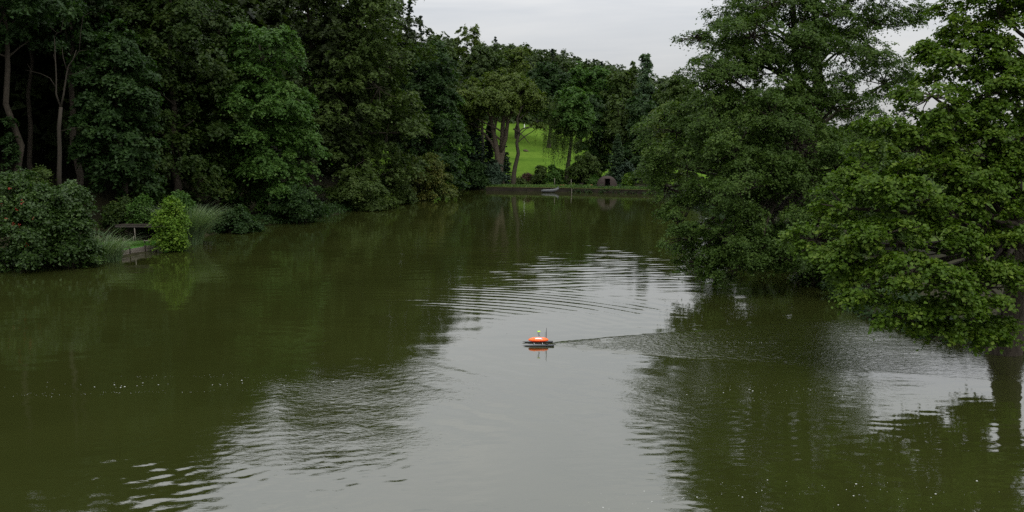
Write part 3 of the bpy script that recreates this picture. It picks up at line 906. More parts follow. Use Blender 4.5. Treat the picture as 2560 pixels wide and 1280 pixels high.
ptree('dark_tree', 'dark tree squeezed between the beech and the bright green tree', 555, 106, 110, -10, 520, 26000, 0.27, 'lf_beech', 106, rad=0.36, n=15)
ptree('bright_tree', 'bright green rounded tree bulging over the left shore', 655, 105, 122, 52, 548, 46000, 0.24, 'lf_bright', 107, rad=0.4, prof='egg', n=20, flat=.62)
ptree('dark_tree', 'tall brownish dark tree right behind the bright green tree', 775, 123, 120, -170, 520, 30000, 0.3, 'lf_dark', 108, rad=0.45, n=16)
ptree('oak_tree', 'large grey green oak with dark limbs leaning over the left shore', 905, 126, 150, -110, 512, 50000, 0.28, 'lf_grey', 109, rad=0.6, n=22, twigs=True)
ptree('dark_tree', 'tall dark tree behind the big oak, reaching the sky edge', 985, 146, 88, -55, 400, 22000, 0.32, 'lf_dark', 110, rad=0.45, n=14)
ptree('shore_tree', 'mid green leafy tree leaning out right of the big oak', 1078, 142, 72, 98, 482, 30000, 0.28, 'lf_maple', 111, rad=0.35, prof='egg', n=17)
spruce('spruce_tree', 'dark spruce tip against the sky at the top of the left wood', 1028, 172, 46, -8, 9000, 112)
spruce('spruce_tree', 'second smaller spruce tip on the sky edge, right of the tall one', 1055, 182, 40, 38, 7000, 113)
ptree('feathery_tree', 'loose feathery tree crown standing out above the wood against the sky', 1168, 205, 38, 50, 330, 11000, 0.3, 'lf_centre', 114, rad=0.35, n=13, bsize=.3, twigs=True)
ptree('broadleaf_tree', 'rounded dark tree filling the gap below the spruce tips', 1105, 186, 52, 100, 420, 14000, 0.36, 'lf_grey', 115, prof='egg', n=13)
ptree('broadleaf_tree', 'green tree behind the left half of the meadow oak', 1205, 192, 58, 108, 300, 13000, 0.36, 'lf_far', 116, prof='egg', n=13)
spruce('spruce_tree', 'dark spruce standing at the left end of the far bank', 1180, 163, 46, 225, 17000, 117, L=.42)
spruce('spruce_tree', 'small dark conifer hugging the foot of the meadow oak', 1256, 163.5, 32, 335, 5000, 119, L=.4)
spruce('spruce_tree', 'narrow dark conifer left of the meadow oak trunk', 1222, 165, 28, 300, 5500, 120, L=.4)
ptree('broadleaf_tree', 'low leafy tree drooping to the water left of the far wall', 1128, 158, 42, 240, 474, 14000, 0.3, 'lf_bright', 118, prof='egg', n=12, rad=.2)

# ---- the dead forked tree, bare
e = empty('dead_tree', (xat(150, 80), 80, gz(xat(150, 80), 80)))
tag(e, 'bare dead tree with forked pale trunk and ivy at its foot, far left', 'tree')
def dl(px, py): 
    p = at(px, py, 80); return (p[0] - e.location.x, 0.15 * math.sin(px * .3 + py * .05), p[2] - e.location.z)
mb = MB()
mb.tube([dl(149, 500), dl(149, 440), dl(148, 380), dl(149, 320), dl(150, 268)], [.2, .18, .165, .15, .135], 8)
mb.build('trunk', M['bark_dead'], e, True)
for pts, r1 in [([(150, 270), (142, 235), (139, 190), (140, 140), (135, 110), (134, 92)], .075), ([(150, 270), (158, 235), (165, 185), (170, 165), (183, 150), (190, 125)], .085),
                ([(166, 178), (160, 145), (153, 118)], .04), ([(183, 150), (195, 128), (217, 124)], .03), ([(139, 150), (131, 134)], .03), ([(134, 92), (142, 82), (153, 80), (160, 45)], .035),
                ([(142, 82), (130, 70), (123, 60)], .02), ([(140, 220), (125, 195), (100, 184), (62, 175)], .035), ([(100, 184), (78, 178), (66, 158)], .018), ([(171, 187), (190, 184), (228, 163)], .022), ([(152, 328), (178, 321), (203, 319)], .025), ([(197, 130), (200, 80), (206, 40), (230, 28)], .03)]:
    b_ = MB(); b_.tube([dl(*p_) for p_ in pts], [r1 * (1 - .75 * i / (len(pts) - 1)) for i in range(len(pts))], 6)
    b_.build('branch', M['bark_dead'], e, True)
m, _ = crown_mesh('ivy', [(0.1, -0.05, .8, .3, .3, .9), (0.08, -.05, 2.0, .26, .26, .9), (.1, 0, 3.0, .2, .22, .6)], 1600, .13, 77, bsize=.5, spray=.18)
newobj('ivy', m, M['lf_shrub'], e)
x_ = xat(22, 82)
m, _ = crown_mesh('ivy', [(0, 0, z_, .5, .5, .9) for z_ in np.arange(.8, 8.5, 1.1)], 3500, .16, 78, bsize=.5, spray=.2)
o = newobj('ivy_plant', m, M['lf_maple']); o.location = (x_, 82, gz(x_, 82))
tag(o, 'ivy climbing the trunk at the far left edge', 'ivy')

# ---- left shore shrubs
bsh = shrub('berry_shrub', 'big dark shrub with red berries at the left edge of the shore', 50, 662, 118, 420, 22000, .19, 'lf_berry', 201, n=13, flat=.45, bsize=.4, per_lobe=15)
shrub('dark_shrub', 'dark green shrub above the waterline, right of the berry shrub', 158, 657, 76, 440, 15000, .19, 'lf_berry', 202, n=12, flat=.45, bsize=.4, per_lobe=15)
shrub('feathery_bush', 'upright feathery bush behind the berry shrub below the dead tree', 85, 600, 40, 385, 7000, .16, 'lf_grey', 203, Y=78)
r_ = random.Random(4); mb = MB()
for cpx, cpy in [(2, 512), (52, 500), (55, 508), (42, 522), (14, 548), (50, 564), (33, 560), (64, 606), (68, 612), (25, 470), (82, 545)]:
    for k in range(7):
        p_ = at(cpx + r_.uniform(-4, 4), cpy + r_.uniform(-4, 4), 65.3 + r_.uniform(-.5, .5)); a_ = .032
        mb.poly([(p_[0] + sx * a_, p_[1] + sy * a_, p_[2] + sz * a_) for sx, sy, sz in ((1, 0, 0), (0, 1, 0), (-1, 0, 0), (0, -1, 0), (0, 0, 1), (0, 0, -1))], [(0, 1, 4), (1, 2, 4), (2, 3, 4), (3, 0, 4), (1, 0, 5), (2, 1, 5), (3, 2, 5), (0, 3, 5)])
bo = mb.build('berries', M['berry'], bsh); bo.location = -bsh.location; bo['kind'] = 'stuff'
shrub('yellow_bush', 'dull yellowish bush behind the low shelter roof', 290, 600, 48, 490, 7000, .18, 'lf_beech', 204, Y=84)
shrub('small_bush', 'green bush rising behind the shelter, left of the light shrub', 348, 600, 32, 480, 6000, .17, 'lf_bright', 205, Y=83)
shrub('light_shrub', 'light yellow green shrub standing on the lawn edge by the water', 417, 613, 38, 478, 8500, .19, 'lf_shrub', 206, z=.5, n=9, flat=.5, bsize=.42, per_lobe=14)
shrub('light_shrub', 'loose green shrub behind the right side of the light shrub', 446, 600, 34, 462, 5000, .18, 'lf_bright', 207, Y=83, n=8)
shrub('low_shrub', 'small low shrub at the water edge below the light shrub', 422, 622, 22, 582, 2600, .14, 'lf_shrub', 208, z=.2, n=4)
shrub('low_shrub', 'dark low shrub trailing in the water right of the reeds', 580, 576, 56, 528, 9000, .2, 'lf_maple', 209, z=.2)
shrub('shore_bush', 'dark bush at the water edge below the bright tree', 740, 552, 80, 470, 9000, .24, 'lf_maple', 210, z=.2)
shrub('shore_bush', 'grey green bush touching the water below the big oak', 900, 520, 75, 430, 12000, .25, 'lf_grey', 211, z=.2)
shrub('yellow_bush', 'yellowing bush overhanging the water at the end of the left shore', 1060, 496, 68, 405, 16000, .24, 'lf_yellow', 212, z=.2, n=9)
shrub('shore_bush', 'dark bush between the yellowing bush and the big oak', 975, 505, 50, 420, 8000, .26, 'lf_grey', 213, z=.2)

# ---- reeds
def reeds(label, px, py, wx, wy, n, h, seed, lean=.5):
    x, y, _z = on(px, py, .1)
    e = empty('reed_clump', (x, y, 0)); tag(e, label, 'reeds')
    blades('blades', x, y, wx, wy, n, h, .05, 'lf_reed', e, seed, lean, 5, rel=(x, y, 0))
    return e
reeds('arching reed clump at the left end of the lawn', 244, 649, 1.7, .9, 800, 2.5, 301, 1.0)
reeds('tall grey green reed clump right of the light shrub', 474, 607, 1.0, .8, 2200, 3.9, 302, .75)
reeds('thin reeds behind the shelter roof', 350, 600, .8, .8, 240, 2.7, 303, .3)

# ---- low plants along the shoreline
rb = np.random.default_rng(61)
seg = [(i, (i + 1) % len(SH)) for i in range(2, len(SH) - 3)]
PX, PY = [], []
for i, j in seg:
    a, b = SH[i], SH[j]; L_ = np.linalg.norm(b - a)
    m_ = (a + b) / 2
    if m_[1] > 150 and m_[0] > -6: continue
    nrm = np.array([-(b - a)[1], (b - a)[0]]) / L_
    for k in range(int(L_ * 12)):
        p_ = a + (b - a) * rb.random() + nrm * (rb.random() ** 1.5 * 3.4 - .15)
        PX.append(p_[0]); PY.append(p_[1])
PX, PY = np.array(PX), np.array(PY)
lawnmask = (np.abs(PX - on(345, 625)[0]) < 2.6) & (np.abs(PY - 78) < 5)
PX, PY = PX[~lawnmask], PY[~lawnmask]
k_ = 22
hp = .25 + .55 * rb.random(len(PX)) ** 2
Pp = np.stack([PX, PY, np.maximum(ground_z(PX, PY), 0)], -1)[:, None] + rb.normal(size=(len(PX), k_, 3)) * np.array([.22, .22, 0])
Pp[..., 2] += hp[:, None] * rb.random((len(PX), k_)) + .03
Np = unit(np.array([0, -.2, 1.0]) + rb.normal(size=Pp.shape) * .5)
tp_ = np.clip(.5 + .5 * (rb.random((len(PX), 1)) - .5) + .5 * (rb.random((len(PX), k_)) - .5), 0, 1)
v_, q_, t_ = leaves(Pp.reshape(-1, 3), Np.reshape(-1, 3), .22, .6, rb, tp_.ravel())
tag(newobj('bank_plants', mesh_quads('bank_plants', v_, q_, t_), M['lf_maple']), 'low dark plants covering the pond banks', 'ground cover', kind='stuff')

# ---- lawn, timber edge, shelter
lx = [on(262, 649), on(289, 643.5), on(407, 620.5), on(440, 612), on(420, 598, .45), on(330, 596, .45), on(240, 606, .45)]
mb = MB(); mb.poly([(x, y, .44) for x, y, z in lx] + [(x, y, .2) for x, y, z in lx], [tuple(range(7))] + [(i, i + 7, (i + 1) % 7 + 7, (i + 1) % 7) for i in range(7)])
tag(mb.build('lawn', M['lawn']), 'small mown lawn on the left shore', 'lawn', kind='structure')
cxm, cym = np.mean([p[0] for p in lx]), np.mean([p[1] for p in lx])
o = blades('lawn_grass', cxm, cym, 2.2, 2.0, 9000, .1, .02, 'lf_grass', None, 310, .5, 2, zf=lambda x, y: np.full_like(x, .43))
tag(o, 'short green grass of the small lawn', 'grass', kind='stuff')
e = empty('timber_edging', (*on(345, 634)[:2], 0)); tag(e, 'weathered timber edging along the lawn at the waterline', 'edging')
A, Bp = np.array(on(289, 645)), np.array(on(407, 621.5))
for k in range(5):
    a = A + (Bp - A) * (k / 5 + .004); b = A + (Bp - A) * ((k + 1) / 5 - .004); c = (a + b) / 2 - np.array(e.location); d = b - a
    for j in range(2):
        MB().box((c[0], c[1] - .02 * j, .12 + .23 * j), (np.linalg.norm(d[:2]), .06, .215), math.atan2(d[1], d[0]), .012).build('plank', M['wood_grey'], e)
for k in (0.02, .3, .62, .86, 1.0):
    p_ = A + (Bp - A) * k - np.array(e.location)
    MB().box((p_[0], p_[1] - .11, .2), (.12, .12, .72), .2, .015).build('post', M['wood_dark'], e)
e = empty('open_shelter', (*on(335, 600, .5)[:2], .5)); tag(e, 'low open wooden shelter with dark roof behind the lawn', 'shelter')
sx0, sy0 = e.location.x, e.location.y
def sl(px, dy): return xat(px, sy0 + dy) - sx0
mb = MB()
nn = 40; xa, xb = sl(280, 0), sl(425, 0)
for i in range(nn + 1):
    x = xa + (xb - xa) * i / nn; zz = .02 * math.sin(i * math.pi / 1.0 * .5 * 2) if False else (.025 if i % 2 else 0)
    mb.v += [(x, -.5, 1.28 + zz), (x, 2.0, 1.16 + zz)]
mb.f += [(2 * i, 2 * i + 2, 2 * i + 3, 2 * i + 1) for i in range(nn)]
rf = mb.build('roof', M['wood_dark'], e)
mod = rf.modifiers.new('thick', 'SOLIDIFY'); mod.thickness = .03
MB().box(((xa + xb) / 2, -.46, 1.17), (xb - xa - .1, .05, .16), 0, .008).build('fascia', M['wood_fascia'], e)
for i in range(12):
    MB().box((xa + .35 + (xb - xa - .7) * i / 11, 1.85, .5), ((xb - xa - .7) / 11 - .015, .03, 1.2), 0, .004).build('plank', M['wood_dark'], e)
for px, dy, hh in ((325, -.4, 1.1), (418, -.4, 1.1), (290, 1.7, 1.12), (405, 1.7, 1.12)):
    MB().tube([(sl(px, dy) + .04, dy, -.1), (sl(px, dy), dy, hh * .5), (sl(px, dy) - .01, dy, hh)], [.055, .05, .05], 8).build('post', M['wood_post'] if px == 325 else M['wood_dark'], e, True)
for i, (px, py, hh, lab) in enumerate([(310, 604, .3, 'short wooden stake in front of the shelter, left of its post'), (334, 603, .42, 'leaning wooden stake in the shelter, right of its post')]):
    p_ = on(px, py, .5)
    o = MB().tube([(0, 0, -.1), (.01, 0, hh * .6), (.03 * i, 0, hh)], [.045, .042, .03], 7).build('wooden_stake', M['wood_grey'], None, True)
    o.location = p_; tag(o, lab, 'stake', 'stakes by the shelter')
p_ = on(368, 607, .5)
e = empty('low_bench', p_); tag(e, 'low grey plank bench on the lawn in front of the shelter', 'bench')
MB().box((0, 0, .17), (.55, .24, .045), .05, .01).build('seat', M['wood_grey'], e)
for s in (-1, 1): MB().box((s * .2, 0, .07), (.06, .2, .15), .05, .006).build('leg', M['wood_dark'], e)
o = MB(); o.tube([(0, 0, -.3), (0, 0, .25), (.02, 0, .42)], [.36, .3, .27], 12)
o = o.build('tree_stump', M['bark_mid'], None, True); o.location = on(166, 652, .1); tag(o, 'broad old stump at the waterline under the left shrubs', 'stump')

# ---- far bank: retaining wall, strip of grass
W0, W1, W2 = np.array(on(1215, 477)), np.array(on(1420, 480)), np.array(on(1652, 486))
e = empty('retaining_wall', tuple(W1)); tag(e, 'long dark retaining wall along the far bank of the pond', 'wall')
for a, b in ((W0, W1), (W1, W2)):
    L_ = np.linalg.norm(b - a); k = int(L_ // 2.05)
    for i in range(k):
        p0, p1 = a + (b - a) * i / k, a + (b - a) * (i + 1) / k
        c = (p0 + p1) / 2 - W1; an = math.atan2(*(p1 - p0)[1::-1])
        jit = .02 * math.sin(i * 5.1)
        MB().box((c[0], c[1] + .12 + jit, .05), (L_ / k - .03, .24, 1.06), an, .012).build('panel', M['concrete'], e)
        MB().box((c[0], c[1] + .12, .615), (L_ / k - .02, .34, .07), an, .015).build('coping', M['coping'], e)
for px in (1315, 1429, 1620):
    i = 0 if px < 1420 else 1
    p_ = np.array(on(px, 478 if px < 1420 else 485)) - W1
    MB().box((p_[0], p_[1] - .16 if px < 1420 else p_[1] - .16, .25), (.09, .09, 1.1), .1, .01).build('post', M['wood_grey'], e)
def strip_z(x, y): return ground_z(x, y)
for i, (px, Y, n_, hh, wd_) in enumerate([(1255, 157.5, 1500, .4, 3.2), (1330, 157, 2600, .4, 3.4), (1400, 156, 2600, .42, 3.4), (1470, 155, 2200, .45, 3.2), (1600, 151.5, 2600, .5, 4.0)]):
    pass
mbx = []
xs_, ys_, n_ = [], [], 15000
r1 = np.random.default_rng(31)
pxs = r1.random(n_) * 440 + 1215
for s_ in range(1): pass
YY = np.interp(pxs, [1215, 1420, 1652], [W0[1], W1[1], W2[1]]) + .35 + 4.2 * r1.random(n_) ** 1.3
XX = np.array([xat(a, b) for a, b in zip(pxs, YY)])
def scatter_blades(name, X, Y_, h, wd, mat, seed):
    r = np.random.default_rng(seed); n = len(X)
    Z = ground_z(X, Y_); az = r.random(n) * 6.283; hh = h * (.5 + .8 * r.random(n))
    lx_ = np.cos(az) * hh * .4; ly_ = np.sin(az) * hh * .4
    V = np.empty((n, 4, 3)); wv = np.stack([-np.sin(az), np.cos(az), az * 0], -1) * wd
    B0 = np.stack([X, Y_, Z - .02], -1); T0 = B0 + np.stack([lx_, ly_, hh], -1)
    V[:, 0] = B0 - wv; V[:, 1] = B0 + wv; V[:, 2] = T0 + wv * .3; V[:, 3] = T0 - wv * .3
    return newobj(name, mesh_quads(name, V.reshape(-1, 3), np.arange(n * 4).reshape(n, 4), np.repeat(r.random(n), 4)), M[mat])
tag(scatter_blades('bank_grass', XX, YY, .42, .05, 'lf_bank', 32), 'rough grass strip along the top of the far retaining wall', 'grass', kind='stuff')
# ---- far bank trees
x0, Y0 = xat(1248, 162), 162
g0 = gz(x0, Y0)
def LB(px, py, Y, rpx, rpy, rd=None):
    p = at(px, py, Y); return (p[0], p[1], p[2], rpx / F * Y, (rd or rpx) / F * Y, rpy / F * Y)
lob = [LB(1212, 228, 163, 40, 28), LB(1255, 218, 164, 38, 30), LB(1185, 252, 161, 42, 26), LB(1235, 250, 159, 40, 28), LB(1292, 222, 163, 36, 28), LB(1165, 282, 162, 34, 22), LB(1215, 280, 160, 38, 22), LB(1262, 255, 158, 30, 22), LB(1318, 240, 163, 32, 26), LB(1302, 268, 161, 28, 18), LB(1180, 312, 162, 28, 16), LB(1240, 200, 165, 24, 14), LB(1280, 196, 165, 24, 14)]
tree('meadow_oak', 'spreading yellow green oak with pale forked trunk at the meadow gap', (x0, Y0, g0), at(1262, 230, 162), .72, lob, 30000, .3, 'lf_centre', 401, bark='bark_light', twigs=True, trunk_top=at(1262, 235, 162), per_lobe=10)
oakc = bpy.context.scene.objects['meadow_oak']
q = lambda a, b: tuple(np.array(at(a, b, 161.8)) - np.array(oakc.location))
mb = MB()
mb.tube([q(1247, 440), q(1246, 400), q(1240, 365), q(1233, 330), q(1226, 290), q(1214, 260), q(1204, 240)], [.62, .56, .44, .36, .3, .22, .1], 9)
mb.tube([q(1243, 382), q(1228, 355), q(1212, 335), q(1190, 318), q(1172, 305)], [.3, .24, .2, .15, .07], 7)
mb.tube([q(1252, 380), q(1264, 345), q(1270, 300), q(1290, 255), q(1310, 225)], [.42, .36, .3, .22, .1], 8)
mb.build('fork', M['bark_light'], oakc, True)
x1, Y1 = xat(1285, 159), 159
lob = [LB(1300, 232, 160, 28, 20), LB(1325, 250, 160, 26, 18), LB(1312, 222, 161, 24, 18), LB(1335, 270, 160, 18, 12), LB(1350, 318, 159.5, 9, 7), LB(1336, 312, 159.5, 6, 4)]
e = tree('slim_tree', 'slim pale trunk with a broken limb in front of the bright meadow', (x1, Y1, gz(x1, Y1)), at(1290, 235, 159), .42, lob, 8000, .28, 'lf_centre', 402, bark='bark_mid', twigs=True, trunk_top=at(1296, 240, 159))
mb = MB()
q = lambda a, b: tuple(np.array(at(a, b, 158.7)) - np.array(e.location))
mb.tube([q(1283, 322), q(1298, 330), (q(1306, 322)), q(1320, 318), q(1338, 318)], [.14, .12, .1, .08, .05], 6)
mb.tube([q(1296, 329), q(1308, 340), q(1318, 352), q(1326, 361)], [.09, .07, .05, .02], 5)
mb.build('dead_branch', M['bark'], e, True)
ptree('broadleaf_tree', 'light green rounded tree rising behind the meadow oak', 1292, 232, 52, 112, 300, 15000, .4, 'lf_centre', 431, n=14, rad=.4, prof='egg')
ptree('broadleaf_tree', 'green tree behind the left part of the meadow oak crown', 1236, 226, 40, 128, 300, 11000, .4, 'lf_far', 432, n=12, rad=.4, prof='egg')
ptree('broadleaf_tree', 'dark oak hanging over the right side of the meadow gap', 1372, 218, 52, 148, 305, 14000, .38, 'lf_maple', 403, n=13, rad=.4, prof='round')
e = ptree('willow_tree', 'weeping willow with an ivy-dark trunk right of the meadow', 1428, 164, 50, 212, 340, 14000, .28, 'lf_bright', 404, n=12, rad=.42, basepx=1419, bark='bark')
strands('fronds', [tuple(np.array(at(a, b, 163.5)) - np.array(e.location)) for a, b in [(1385, 300), (1400, 270), (1375, 330), (1420, 300), (1450, 320), (1410, 340), (1380, 260), (1395, 350), (1440, 280)]], 1.6, 4.6, 420, 26, .3, 'lf_grey', e, 405)
ptree('broadleaf_tree', 'green tall tree rising behind the willow', 1450, 224, 46, 158, 330, 12000, .4, 'lf_bright', 433, prof='egg', n=13, rad=.35)
ptree('broadleaf_tree', 'green upright tree between the willow and the dark trees', 1500, 226, 46, 160, 330, 13000, .38, 'lf_bright', 406, prof='egg', n=15, rad=.35)
ptree('broadleaf_tree', 'dark bushy tree on the slope above the brown tent', 1556, 220, 50, 170, 340, 14000, .38, 'lf_grey', 407, prof='egg', n=16, rad=.35)
ptree('spire_tree', 'narrow spire-topped tree against the sky right of the tent', 1612, 216, 34, 130, 330, 12000, .34, 'lf_silver', 408, prof='cone', n=18, rad=.3, bsize=.42)
ptree('spire_tree', 'smaller pointed tree left of the narrow spire', 1582, 224, 18, 150, 300, 5000, .34, 'lf_grey', 409, prof='cone', n=12, rad=.25, bsize=.42)
ptree('broadleaf_tree', 'dark middle tree beside the willow, reaching the bank', 1490, 172, 42, 236, 455, 13000, .33, 'lf_maple', 434, prof='egg', n=13, rad=.3)
ptree('broadleaf_tree', 'dark middle tree straight above the tent', 1545, 170, 44, 240, 440, 14000, .33, 'lf_grey', 435, prof='egg', n=13, rad=.3)
ptree('broadleaf_tree', 'dark green middle tree right of the tent', 1605, 166, 44, 238, 455, 14000, .33, 'lf_maple', 436, prof='egg', n=14, rad=.3)
ptree('broadleaf_tree', 'yellow green tree just left of the big alder', 1668, 150, 46, 246, 470, 15000, .3, 'lf_centre', 410, prof='egg', n=14, rad=.35)
ptree('broadleaf_tree', 'green tree on the slope half hidden behind the big alder', 1690, 214, 60, 182, 380, 13000, .38, 'lf_grey', 411, prof='egg', n=14, rad=.35)
spruce('spruce_tree', 'silvery green young conifer above the brown tent', 1545, 158, 38, 335, 7000, 412, L=.34, mat='lf_silver')
shrub('far_shrub', 'dark shrub around the foot of the meadow oak', 1225, 472, 32, 408, 7000, .26, 'lf_spruce', 420, Y=159)
shrub('far_shrub', 'dark leafy shrub at the left end of the far wall', 1188, 474, 38, 405, 8000, .26, 'lf_maple', 421, Y=158)
shrub('far_shrub', 'thin bush below the right side of the meadow', 1352, 466, 24, 412, 2600, .24, 'lf_grey', 422, Y=161, n=5)
shrub('far_shrub', 'leafy bush left of the willow trunk on the far bank', 1388, 466, 24, 408, 4200, .24, 'lf_bright', 423, Y=160, n=5)
shrub('far_shrub', 'large grey green bush between willow trunk and tent', 1462, 466, 42, 385, 10000, .25, 'lf_grey', 424, Y=158.5, n=8)
shrub('far_shrub', 'low bush just left of the tent', 1487, 468, 16, 438, 2600, .22, 'lf_bright', 425, Y=157)
shrub('far_shrub', 'dark bush behind the right side of the tent', 1555, 466, 34, 405, 7000, .25, 'lf_spruce', 426, Y=158)
shrub('far_shrub', 'dark bush at the right end of the far bank', 1625, 470, 42, 400, 9000, .25, 'lf_maple', 427, Y=155)
shrub('far_shrub', 'low green bush beside the slim pale trunk', 1300, 466, 22, 447, 2600, .22, 'lf_grey', 428, Y=159.5, n=5)
shrub('red_shrub', 'reddish brown low shrub at the foot of the meadow', 1322, 462, 26, 434, 4200, .2, 'lf_red', 429, Y=163, n=5)
shrub('sapling', 'young light green sapling on the bank right of the tent', 1571, 468, 13, 432, 1600, .22, 'lf_shrub', 430, Y=154.5, n=4, cat='sapling')

def stake(label, px, py, Y, h, r=.05, mat='wood_post', tilt=0.0, grp='posts on the far bank'):
    x = xat(px, Y)
    o = MB().tube([(0, 0, -.3), (tilt * h * .5, 0, h * .5), (tilt * h, 0, h)], [r, r, r * .9], 7).build('wooden_post', M[mat], None, True)
    o.location = (x, Y, gz(x, Y)); tag(o, label, 'post', grp)
stake('pale post on the far bank behind the grey dinghy', 1387, 462, 155.6, 1.5)
stake('pale post on the far bank midway between dinghy and tent', 1429, 462, 155.2, 1.35)
stake('thin stake holding the sapling right of the tent', 1572, 468, 154.0, 1.4, .04)
for px, lab in ((1403, 'left one of two orange-brown stumps on the far bank'), (1410, 'right one of two orange-brown stumps on the far bank'), (1480, 'brown stump just left of the tent')):
    Y = 155.6; x = xat(px, Y)
    o = MB().tube([(0, 0, -.2), (0, 0, .3), (.02, 0, .46)], [.22, .19, .17], 9).build('tree_stump', M['stump'], None, True)
    o.location = (x, Y, gz(x, Y)); tag(o, lab, 'stump', 'stumps on the far bank')
x, Y = xat(1455, 154.6), 154.6
e = empty('low_bench', (x, Y, gz(x, Y))); tag(e, 'small dark bench on the grass left of the tent', 'bench')
MB().box((0, 0, .4), (.62, .32, .06), 0, .01).build('seat', M['wood_dark'], e)
MB().box((0, .17, .66), (.62, .04, .2), 0, .01).build('backrest', M['wood_dark'], e)
for s in (-1, 1): MB().box((s * .24, 0, .18), (.06, .28, .38), 0, .006).build('leg', M['wood_dark'], e)

# ---- tent
TX, TY = xat(1519, 152.6), 152.6
TZ = .52
e = empty('dome_tent', (TX, TY, TZ)); tag(e, 'brown dome fishing tent with open dark doorway on the far bank', 'tent')
R1, HT, DP = 1.6, 1.92, 1.4
NA, NV = 96, 30
def tp(a, t):
    """angle a around (front at -90 deg), t from the hem to the top"""
    c = math.cos(t * math.pi / 2) ** .8; s = math.sin(t * math.pi / 2)
    pleat = 1 + .012 * math.cos(a * 10)
    y = math.sin(a) * DP * c * pleat
    if y < 0: y = y * .72 - .0
    return (math.cos(a) * R1 * c * pleat, y, HT * s)
for part, a0, a1 in (('front_panel', -math.pi, 0), ('rear_panel', 0, math.pi)):
    mb = MB(); n_ = NA // 2
    for j in range(NV + 1):
        for i in range(n_ + 1):
            mb.v.append(tp(a0 + (a1 - a0) * i / n_, min(j / NV, .999)))
    for j in range(NV):
        for i in range(n_):
            if part == 'front_panel':
                xs_ = [mb.v[k_][0] for k_ in (j * (n_ + 1) + i, j * (n_ + 1) + i + 1)]
                zm = mb.v[j * (n_ + 1) + i][2]
                if max(abs(x_) for x_ in xs_) < .44 and zm < 1.5: continue
            mb.f.append((j * (n_ + 1) + i, j * (n_ + 1) + i + 1, (j + 1) * (n_ + 1) + i + 1, (j + 1) * (n_ + 1) + i))
    o = mb.build(part, M['tent'], e, True)
    md = o.modifiers.new('cloth', 'SOLIDIFY'); md.thickness = .015
for a in (-math.pi * .999, -math.pi * .8, -math.pi * .65, -math.pi * .35, -math.pi * .2, 0):
    MB().tube([tuple(np.array(tp(a, t)) * 1.006) for t in np.linspace(0, .96, 10)], .016, 6).build('pole_seam', M['tent_dark'], e, True)
yd = tp(-math.pi / 2, .05)[1]
fl = MB()
for s in (-1, 1):
    pts = []
    for k in range(8):
        t = k / 7
        tt_ = t * .62; cc_ = math.cos(tt_ * math.pi / 2) ** .8
        p_ = tp(-math.pi / 2 + s * math.asin(min(.95, .43 / (R1 * cc_))), tt_)
        pts.append((p_[0], p_[1] - .03, p_[2]))
    MB().tube(pts, [.05, .055, .05, .055, .06, .05, .05, .04], 7).build('door_flap', M['tent'], e, True)
pa, pb = [(sg * .43, tp(-math.pi / 2, .58)[1] - .02, 1.53) for sg in (-1, 1)]
MB().tube([pa, ((pa[0] + pb[0]) / 2, pa[1] - .05, pa[2] + .02), pb], .045, 7).build('door_roll', M['tent'], e, True)
MB().box((0, .25, .012), (2.5, 1.7, .02), 0, .008).build('ground_sheet', M['tent_sheet'], e)
for px, lab in ((1543, 'left one of two small white jugs beside the tent'), (1549, 'right one of two small white jugs beside the tent')):
    Y = 151.3; x = xat(px, Y)
    o = MB().tube([(0, 0, 0), (0, 0, .16), (0, 0, .2), (0, 0, .25)], [.085, .085, .04, .035], 10).build('white_jug', M['white'], None, True)
    o.location = (x, Y, gz(x, Y) + .02); tag(o, lab, 'jug', 'white jugs by the tent')

# ---- inflatable dinghy at the far wall
DX, DY = xat(1376, 151.6), 151.6
e = empty('inflatable_dinghy', (DX, DY, 0)); tag(e, 'grey inflatable dinghy moored against the far wall', 'dinghy')
e.rotation_euler = (0, 0, math.radians(-3))
def tubeline(off):
    pts = [(-1.35, -.5 * off, .24), (-.9, -.5 * off, .22), (-.2, -.52 * off, .23), (.45, -.5 * off, .27), (.85, -.4 * off, .38), (1.12, -.22 * off, .52), (1.22, 0, .58)]
    return pts
for s in (1, -1):
    MB().tube(tubeline(s), [.1, .19, .2, .2, .19, .18, .17], 12).build('side_tube', M['boat_grey'], e, True)
MB().box((-.25, 0, .1), (1.9, .8, .05), 0, .01).build('floor', M['boat_dark'], e)
MB().box((-1.12, 0, .28), (.05, .8, .34), 0, .01).build('transom', M['boat_dark'], e)
MB().box((-.1, 0, .36), (.24, .95, .04), 0, .008).build('seat', M['boat_dark'], e)
MB().tube([(-.9, -.705, .26), (-.2, -.73, .28), (.45, -.7, .32), (.85, -.58, .42)], .03, 6).build('rub_strip', M['boat_dark'], e, True)
MB().tube([(1.2, 0, .74), (1.24, .05, .82), (1.1, .02, .84)], [.05, .07, .05], 8).build('bow_handle', M['boat_grey'], e, True)

# ---- on the meadow
x, Y = xat(1311, 255), 255
o = MB(); o.tube([(0, 0, -.2), (0, 0, .55), (0, 0, .75)], [.16, .14, .1], 8); o.tube([(0, 0, .72), (0, 0, .9), (0, 0, 1.0)], [.12, .12, .06], 8)
o = o.build('marker_post', M['white'], None, True); o.location = (x, Y, gz(x, Y)); tag(o, 'small white marker post at the upper edge of the meadow', 'post')
p_ = at(1316, 378, 215); zz = gz(p_[0], 210)
o = MB(); o.tube([(0, 0, -.1), (0, 0, .14), (.1, 0, .24), (.1, 0, .3)], [.8, .65, .35, .1], 10)
o = o.build('molehill', M['molehill'], None, True)
yy = min(np.arange(175, 250, .5), key=lambda v: abs(zat(378, v) - gz(xat(1316, v), v)))
o.location = (xat(1316, yy), yy, gz(xat(1316, yy), yy)); tag(o, 'small bare earth mound on the bright meadow', 'mound')

